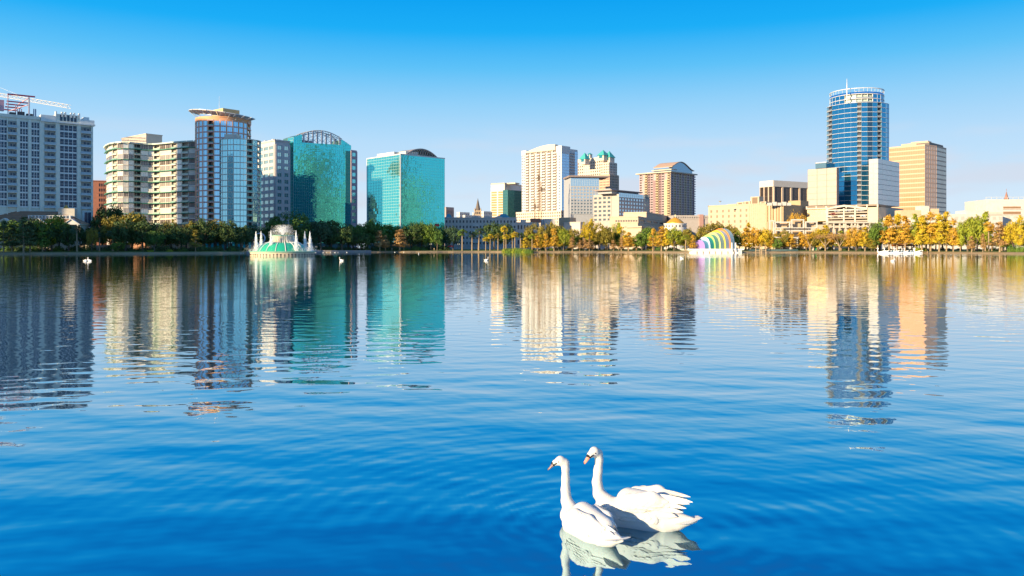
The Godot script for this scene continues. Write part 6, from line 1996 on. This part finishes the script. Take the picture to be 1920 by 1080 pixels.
	for q in [[1443, 1452, 413, 450], [1453, 1482, 415.5, 428], [1453, 1482, 431, 446], [1484, 1508, 411, 428], [1484, 1508, 431, 446], [1510, 1533, 415, 428], [1510, 1533, 431, 446]]:
		var fr := MB.new()
		var x0 := along(s, q[0]); var x1 := along(s, q[1]); var ya := hy(q[3], 462); var yb := hy(q[2], 462)
		fr.box(s.o, s.u, s.w, x0, x0 + 0.55, ya, yb, -1, 0); fr.box(s.o, s.u, s.w, x1 - 0.55, x1, ya, yb, -1, 0)
		fr.box(s.o, s.u, s.w, x0 + 0.55, x1 - 0.55, yb - 0.7, yb, -1, -0.02); fr.box(s.o, s.u, s.w, x0 + 0.55, x1 - 0.55, ya, ya + 0.5, -1, -0.02)
		put("frame", fr, white, o)
		slab("bay_wall", mat("bay_tan", 0.55, 0.40, 0.26, 0.8), o, s.o, s.u, s.w, x0 + 0.55, x1 - 0.55, ya + 0.5, yb - 0.7, -6, -4)
	for k in 8: slab("column", white, o, s.o, s.u, s.w, s.len * k / 7.0 - 0.3, s.len * k / 7.0 + 0.3, 1.0, hy(446, 462), -0.8, -0.2)
	slab("floor", white, o, s.o, s.u, s.w, 0, s.len, hy(447, 462) - 0.5, hy(447, 462), -6, 0)
	seat(o, s.o)
	# kiosks on the lawn
	for q in [[1884, 1902, 356, 453, "small white kiosk with a green shutter on the lawn beside the shrubs"], [1526, 1533, 428, 455, "small white park kiosk under the flat-topped trees"]]:
		o = thing("kiosk", q[4], "kiosk")
		f = front(q[0], q[1], q[2], 4, 0)
		s = side(f, 0)
		body(o, f, 0.8, hy(q[3], q[2]), white, "wall")
		slab("roof", mat("kiosk_roof", 0.2, 0.16, 0.14, 0.7), o, s.o, s.u, s.w, -0.4, s.len + 0.4, hy(q[3], q[2]), hy(q[3], q[2]) + 0.35, -4.4, 0.6)
		slab("shutter", mat("kiosk_green", 0.02, 0.34, 0.14, 0.6), o, s.o, s.u, s.w, s.len * 0.25, s.len * 0.82, 1.3, hy(q[3] + 3, q[2]), 0, 0.1)
		seat(o, s.o + UP * 0.8)


func make_blue_tower() -> void:
	var o := thing("blue_tower", "tallest round-fronted blue glass tower with a ring crown and white floor lines", "building")
	var blue := glass("deep_blue_glass", 0.04, 0.28, 0.50, 0.88, 0.02, 0.02)
	var dark_strip := glass("dark_strip_glass", 0.02, 0.08, 0.16, 0.6, 0.04)  # darker blue panes for one full-height bay
	var white := mat("tower_line_white", 0.74, 0.72, 0.72, 0.6)
	var dark := mat("blue_dark", 0.04, 0.05, 0.08, 0.4, 0.0, false)
	var rail := glass("blue_rail", 0.26, 0.30, 0.33, 0.3, 0.2)
	var d := 585.0
	var rad := 20.6
	var cpx := 1607.0
	var fh := 3.44
	var ytop := hy(192, d - rad)
	var nf := 24
	var cuts := [-92.0, -73.0, -58.0, -46.0, -34.0, -23.0, -15.5, -5.5, 4.5, 14.0, 24.0, 38.0, 52.0]
	var ring := cuts.map(func(q): return at(cpx, d) + Vector3(sin(deg_to_rad(q)), 0, cos(deg_to_rad(q))) * rad)
	ring.append(at(1652.5, 585)); ring.append(at(1664, 597))
	var y0 := ytop - nf * fh
	var core := MB.new()
	core.prism(ring + [at(1640, 625), at(1580, 620)], 3.0, ytop - 0.2)
	put("core", core, dark, o)
	# push the wall line out from the core
	var wall := cuts.map(func(q): return at(cpx, d) + Vector3(sin(deg_to_rad(q)), 0, cos(deg_to_rad(q))) * (rad + 0.9))
	wall.append(at(1653.5, 584)); wall.append(at(1665, 596))
	storeys(o, wall, y0, fh, nf, func(i): return "b" if i in [0, 5, 9] else (dark_strip if i == 7 else blue), {"dark": dark, "frame": mat("blue_frame", 0.10, 0.28, 0.46, 0.5), "rail": rail, "slab": white, "strong": white, "out": 0.2, "out_strong": 0.2, "every": 1000, "sill": 0.2, "single": false, "bars": 0, "post": 0.05})
	# lower shaft down to the garage
	storeys(o, arc(cpx, d, rad - 1.5, -62, 40, 10), hy(384, d), fh * 0.5, int((y0 - hy(384, d)) / (fh * 0.5)), func(i): return blue, {"dark": dark, "frame": mats["blue_frame"], "rail": rail, "slab": white, "strong": white, "out": 0.12, "out_strong": 0.12, "every": 1000, "sill": 0.16, "single": false, "bars": 0, "post": 0.05})
	var lc := MB.new()
	lc.lathe(at(cpx, d, 0), [[rad - 2.2, 3.0], [rad - 2.2, y0 + 0.1]], 32)
	put("lower_core", lc, dark, o)
	# crown storeys and ring
	var cr := arc(1606, d, 18.2, -110, 110, 18)
	storeys(o, cr, ytop, 3.3, 2, func(i): return "b" if i in [5, 6, 7, 8, 9] else blue, {"dark": mat("crown_pane", 0.45, 0.55, 0.50, 0.3), "frame": white, "rail": rail, "slab": white, "strong": white, "out": 0.15, "out_strong": 0.3, "every": 1, "sill": 0.3, "single": true, "bars": 0, "post": 0.06})
	var cc := MB.new()
	cc.lathe(at(1606, d, 0), [[16.4, ytop - 1], [16.4, ytop + 7.4], [0, ytop + 7.4]], 32)
	put("crown_core", cc, dark, o)
	var band := MB.new()
	band.lathe(at(1606, d, 0), [[18.3, ytop + 6.7], [18.3, ytop + 8.2], [17.9, ytop + 8.2], [17.9, ytop + 6.7]], 40)
	put("crown_band", band, glass("crown_blue", 0.04, 0.25, 0.60, 0.8, 0.05), o)
	var rng2 := MB.new()
	for k in 40: rng2.tube([at(1606, d, 0) + Vector3(sin(TAU * k / 40.0), 0, cos(TAU * k / 40.0)) * 18.1 + UP * (ytop + 8.0), at(1606, d, 0) + Vector3(sin(TAU * k / 40.0), 0, cos(TAU * k / 40.0)) * 18.3 + UP * (ytop + 10.6)], [0.14, 0.14], 4)
	rng2.lathe(at(1606, d, 0), [[17.9, ytop + 10.5], [18.5, ytop + 10.5], [18.5, ytop + 11.0], [17.9, ytop + 11.0], [17.9, ytop + 10.5]], 40)
	put("crown_ring", rng2, mat("ring_grey", 0.55, 0.58, 0.64, 0.5), o)
	slab("plant_room", white, o, at(1606, d), Vector3.RIGHT, Vector3.BACK, -4, 9, ytop + 7.4, ytop + 10.2, 2, 8)
	var mast := MB.new()
	mast.tube([at(1588, d - 18.8, ytop), at(1588, d - 18.8, ytop + 12), at(1588, d - 18.8, hy(147, d - 19))], [0.36, 0.28, 0.08], 6)
	put("mast", mast, white, o)
	seat(o, at(cpx, d, 3.0))
	# box wings and garage below
	var stone := mat("box_stone", 0.36, 0.30, 0.26, 0.75)
	var w := thing("box_wing", "pale stone box wing at the left foot of the blue tower", "building")
	var f := foot(1514.5, 1569, 1573, 545, 46)
	body(w, f, hy(384, 545), hy(314, 545), stone)
	var s := side(f, 0)
	for k in 3:
		for j in 6: slab("panel", mat("box_panel_%d" % ((k + j) % 3), 0.46 + 0.02 * ((k + j) % 3), 0.42, 0.38, 0.75), w, s.o, s.u, s.w, s.len * k / 3.0 + 0.22, s.len * (k + 1) / 3.0 - 0.22, hy(384, 545) + j * 4.2 + 0.2, minf(hy(384, 545) + (j + 1) * 4.2, hy(314, 545)), 0, 0.18)
	seat(w, Vector3(s.o.x, hy(384, 545), s.o.z))
	w = thing("glass_link", "small dark glass block above the left box wing of the blue tower", "building")
	f = foot(1529, 1549, 1565, 556, 46)
	body(w, f, hy(316, 560), hy(305.5, 560), glass("link_glass", 0.20, 0.34, 0.40, 0.7, 0.08), "glass_box")
	parapet(w, f, hy(306, 560), 0.5, white)
	seat(w, Vector3(f[1].x, hy(316, 560), f[1].z))
	w = thing("metal_box_wing", "silvery box wing with a blue shaded side at the right foot of the blue tower", "building")
	f = foot(1629, 1646, 1686, 540, 46)
	var sil := mat("box_silver", 0.34, 0.36, 0.38, 0.45, 0.2)
	body(w, f, hy(384, 540), hy(298, 540), sil)
	for i in 2:
		var q := side(f, i)
		var ns: int = [2, 5][i]
		for k in ns:
			for j in 9: slab("panel", mat("silver_panel_%d" % ((k + j) % 3), 0.60 + 0.02 * ((k + j) % 3), 0.61, 0.62, 0.22, 0.5), w, q.o, q.u, q.w, q.len * k / ns + 0.04, q.len * (k + 1) / ns - 0.04, hy(384, 540) + j * 3.45 + 0.3, hy(384, 540) + (j + 1) * 3.45 - 0.02, 0, 0.14)
	seat(w, Vector3(f[1].x, hy(384, 540), f[1].z))
	# parking garage
	var g := thing("parking_garage", "open parking garage with dark decks under the blue tower", "building")
	var cream := mat("garage_white", 0.58, 0.53, 0.47, 0.75)
	f = foot(1513, 1646, 1694, 500, 40)
	s = side(f, 0)
	body(g, [f[0] - s.w * 7, f[1] - s.w * 7, f[2], f[3]], 0, hy(388, 515), mat("garage_concrete", 0.38, 0.34, 0.30, 0.8), "core")
	slab("roof_deck", mat("deck_brown", 0.30, 0.23, 0.18, 0.8), g, s.o, s.u, s.w, -0.5, s.len + 0.5, hy(388, 515), hy(385, 515), -28, 0.6)
	for k in 8: slab("deck_post", cream, g, s.o, s.u, s.w, s.len * k / 7.0 - 0.4, s.len * k / 7.0 + 0.4, hy(391, 515), hy(385, 515) - 0.1, 0.1, 0.7)
	slab("glazed_bay", mat("bay_gold", 0.55, 0.42, 0.22, 0.35, 0.3), g, s.o, s.u, s.w, 0.3, along(s, 1549), hy(414, 515), hy(392, 515), -0.1, 0.4)
	for k in 8: slab("bay_bar", cream, g, s.o, s.u, s.w, 0.3 + k * 1.6, 0.42 + k * 1.6, hy(414, 515), hy(392, 515), 0.4, 0.5)
	slab("bay_frame", cream, g, s.o, s.u, s.w, 0, along(s, 1553), hy(391, 515), hy(388.5, 515), 0, 0.9)
	slab("bay_frame", cream, g, s.o, s.u, s.w, along(s, 1549.5), along(s, 1554), 2, hy(388.5, 515), 0.05, 1.0)
	for j in 5:
		slab("deck", cream if j == 4 else mat("deck_grey", 0.40, 0.35, 0.30, 0.8), g, s.o, s.u, s.w, along(s, 1554), along(s, 1627), hy(416 - j * 5.2, 515), hy(414.3 - j * 5.2, 515) + 0.3, -7, 0.7)
	for px in [1583.0, 1604.0]: slab("column", cream, g, s.o, s.u, s.w, along(s, px) - 0.45, along(s, px) + 0.45, 2, hy(391, 515), 0.1, 0.95)
	var eave := MB.new()
	eave.profile(s.o, s.u, s.w, PackedVector2Array([Vector2(along(s, 1554), hy(392, 515)), Vector2(along(s, 1584), hy(388, 515)), Vector2(along(s, 1627), hy(394, 515)), Vector2(along(s, 1627), hy(391, 515)), Vector2(along(s, 1584), hy(384.4, 515)), Vector2(along(s, 1554), hy(389, 515))]), 0.2, 1.3)
	put("bent_eave", eave, cream, g)
	slab("end_wall", mat("garage_beige", 0.60, 0.50, 0.38, 0.8), g, s.o, s.u, s.w, along(s, 1627), s.len + 0.3, 2, hy(390.5, 515), -0.1, 0.5)
	slab("side_wall", mats["garage_beige"], g, side(f, 1).o, side(f, 1).u, side(f, 1).w, 0.6, side(f, 1).len, 2, hy(390, 515), 0, 0.5)
	var lo := front(1552, 1642, 495, 8, 0)
	var ls := side(lo, 0)
	slab("colonnade_beam", cream, g, ls.o, ls.u, ls.w, 0, ls.len, hy(418.5, 495), hy(416, 495), -8, 0.6)
	for k in 9: slab("colonnade_post", cream, g, ls.o, ls.u, ls.w, ls.len * k / 8.0 - 0.35, ls.len * k / 8.0 + 0.35, 1.5, hy(418.5, 495), -0.6, 0.3)
	slab("colonnade_wall", mat("colonnade_tan", 0.66, 0.54, 0.42, 0.8), g, ls.o, ls.u, ls.w, 0, ls.len, 1.5, hy(427, 495), -6, -3)
	for k in 8: slab("colonnade_rail", cream, g, ls.o, ls.u, ls.w, ls.len * k / 8.0 + 0.4, ls.len * (k + 1) / 8.0 - 0.4, hy(426, 495), hy(424, 495), -0.4, 0.0)
	seat(g, s.o)
	# parked cars on the decks
	var cb := MB.new()
	cb.profile(Vector3.ZERO, Vector3.RIGHT, Vector3.BACK, PackedVector2Array([Vector2(-2.1, 0.3), Vector2(2.1, 0.3), Vector2(2.1, 0.8), Vector2(1.1, 0.95), Vector2(0.6, 1.45), Vector2(-1.2, 1.45), Vector2(-1.9, 0.95), Vector2(-2.1, 0.9)]), -0.85, 0.85)
	rng.seed = 8
	for k in 10:
		var px := 1557.0 + k * 7.0
		if absf(px - 1583) < 2.5 or absf(px - 1604) < 2.5: continue
		var j := k % 3 + 1
		var car := thing("parked_car", "parked car on a dark deck of the garage below the blue tower", "car", s.o + s.u * along(s, px) + s.w * 1.9 * 0 + UP * (hy(414.3 - j * 5.2, 515) + 0.3) + s.w * 0.2, 0, "cars on the garage decks")
		put("car_body", cb, mat("car_paint_%d" % (k % 3), [0.7, 0.25, 0.45][k % 3], [0.7, 0.06, 0.45][k % 3], [0.7, 0.05, 0.48][k % 3], 0.3, 0.2, false), car)
		for x in [-1.3, 1.3]:
			var wh := MB.new()
			wh.tube([Vector3(x, 0.33, 0.6), Vector3(x, 0.33, 0.88)], [0.33, 0.33], 10)
			put("wheel", wh, mats["swan_black"], car)


# buildings beyond the picture's edges: those on the left bank keep the left trees in shade, those on the right stand in the teal mirrors
func make_outside() -> void:
	var cream := mat("bank_cream", 0.55, 0.50, 0.42, 0.8)
	var brown := mat("bank_brown", 0.30, 0.22, 0.17, 0.8)
	var pane := glass("bank_pane", 0.10, 0.14, 0.18, 0.5, 0.08)
	for q in [[-334, -300, 46, 24, 128.0, "tall cream tower on the left bank beyond the pale apartment tower"], [-306, -268, 22, 22, 92.0, "cream slab on the left bank beside the tall cream tower"], [-292, -222, 34, 22, 54.0, "long mid-rise cream block on the left bank of the lake"], [-288, -186, 30, 20, 62.0, "near mid-rise cream block on the left bank of the lake"]]:
		var c := Vector3(q[0], 0, q[1])
		var u := Vector3(0.62, 0, 0.78).normalized()   # broadside to the morning sun
		var w := u.cross(UP)
		var f := [c - u * q[2] * 0.5 - w * q[3] * 0.5, c - u * q[2] * 0.5 + w * q[3] * 0.5, c + u * q[2] * 0.5 + w * q[3] * 0.5, c + u * q[2] * 0.5 - w * q[3] * 0.5]
		if side(f, 0).w.dot(c - f[0]) > 0: f.reverse()
		var o := block("bank_tower", q[5], f, q[4], cream, pane, [[0, 6, int(q[4] / 3.4), 3.0], [1, 8, int(q[4] / 3.4), 3.0], [2, 6, int(q[4] / 3.4), 3.0], [3, 8, int(q[4] / 3.4), 3.0]], 1.0, 0.55, 0.5, false)
		seat(o, centre(f))
	for q in [[600, -386, 30, 26, 96.0, cream, "sunlit cream tower far beyond the hospital"], [602, -349, 33, 26, 158.0, brown, "tall brown dark-windowed tower far beyond the hospital"], [604, -318, 22, 24, 150.0, cream, "slim cream tower beside the tall brown tower"]]:
		var c := Vector3(q[0], 0, q[1])
		var u := Vector3(0, 0, 1)
		var w := u.cross(UP)
		var f := [c - u * q[2] * 0.5 + w * q[3] * 0.5, c + u * q[2] * 0.5 + w * q[3] * 0.5, c + u * q[2] * 0.5 - w * q[3] * 0.5, c - u * q[2] * 0.5 - w * q[3] * 0.5]
		var o := block("east_tower", q[6], f, q[4], q[5], pane, [[0, 10, int(q[4] / 3.4), 3.0], [3, 6, int(q[4] / 3.4), 3.0]], 1.0, 0.6, 0.5, false)
		seat(o, centre(f))


func _ready() -> void:
	make_textures()
	make_air()
	make_land()
	make_water()
	make_left_tower()
	make_townhouses()
	make_curved_condo()
	make_round_tower()
	make_teal_towers()
	make_middle()
	make_centre_right()
	make_swans()
	make_right()
	make_outside()
	make_trees()
	make_fountain()
	make_bandshell()
	make_boats()
	make_far_birds()
	make_furniture()


func make_swans() -> void:
	make_swan("white swan with a dark grey bill swimming beside its larger mate", Vector3(0.645, -0.01, -7.03), deg_to_rad(60), deg_to_rad(64), 0.92, 0.0, Color(0.20, 0.12, 0.12), 0.02)
	make_swan("larger white swan with a pink-orange bill and ruffled raised wings", Vector3(1.10, -0.01, -7.28), deg_to_rad(26), deg_to_rad(62), 1.01, 0.09, Color(0.72, 0.30, 0.20), 0.0)
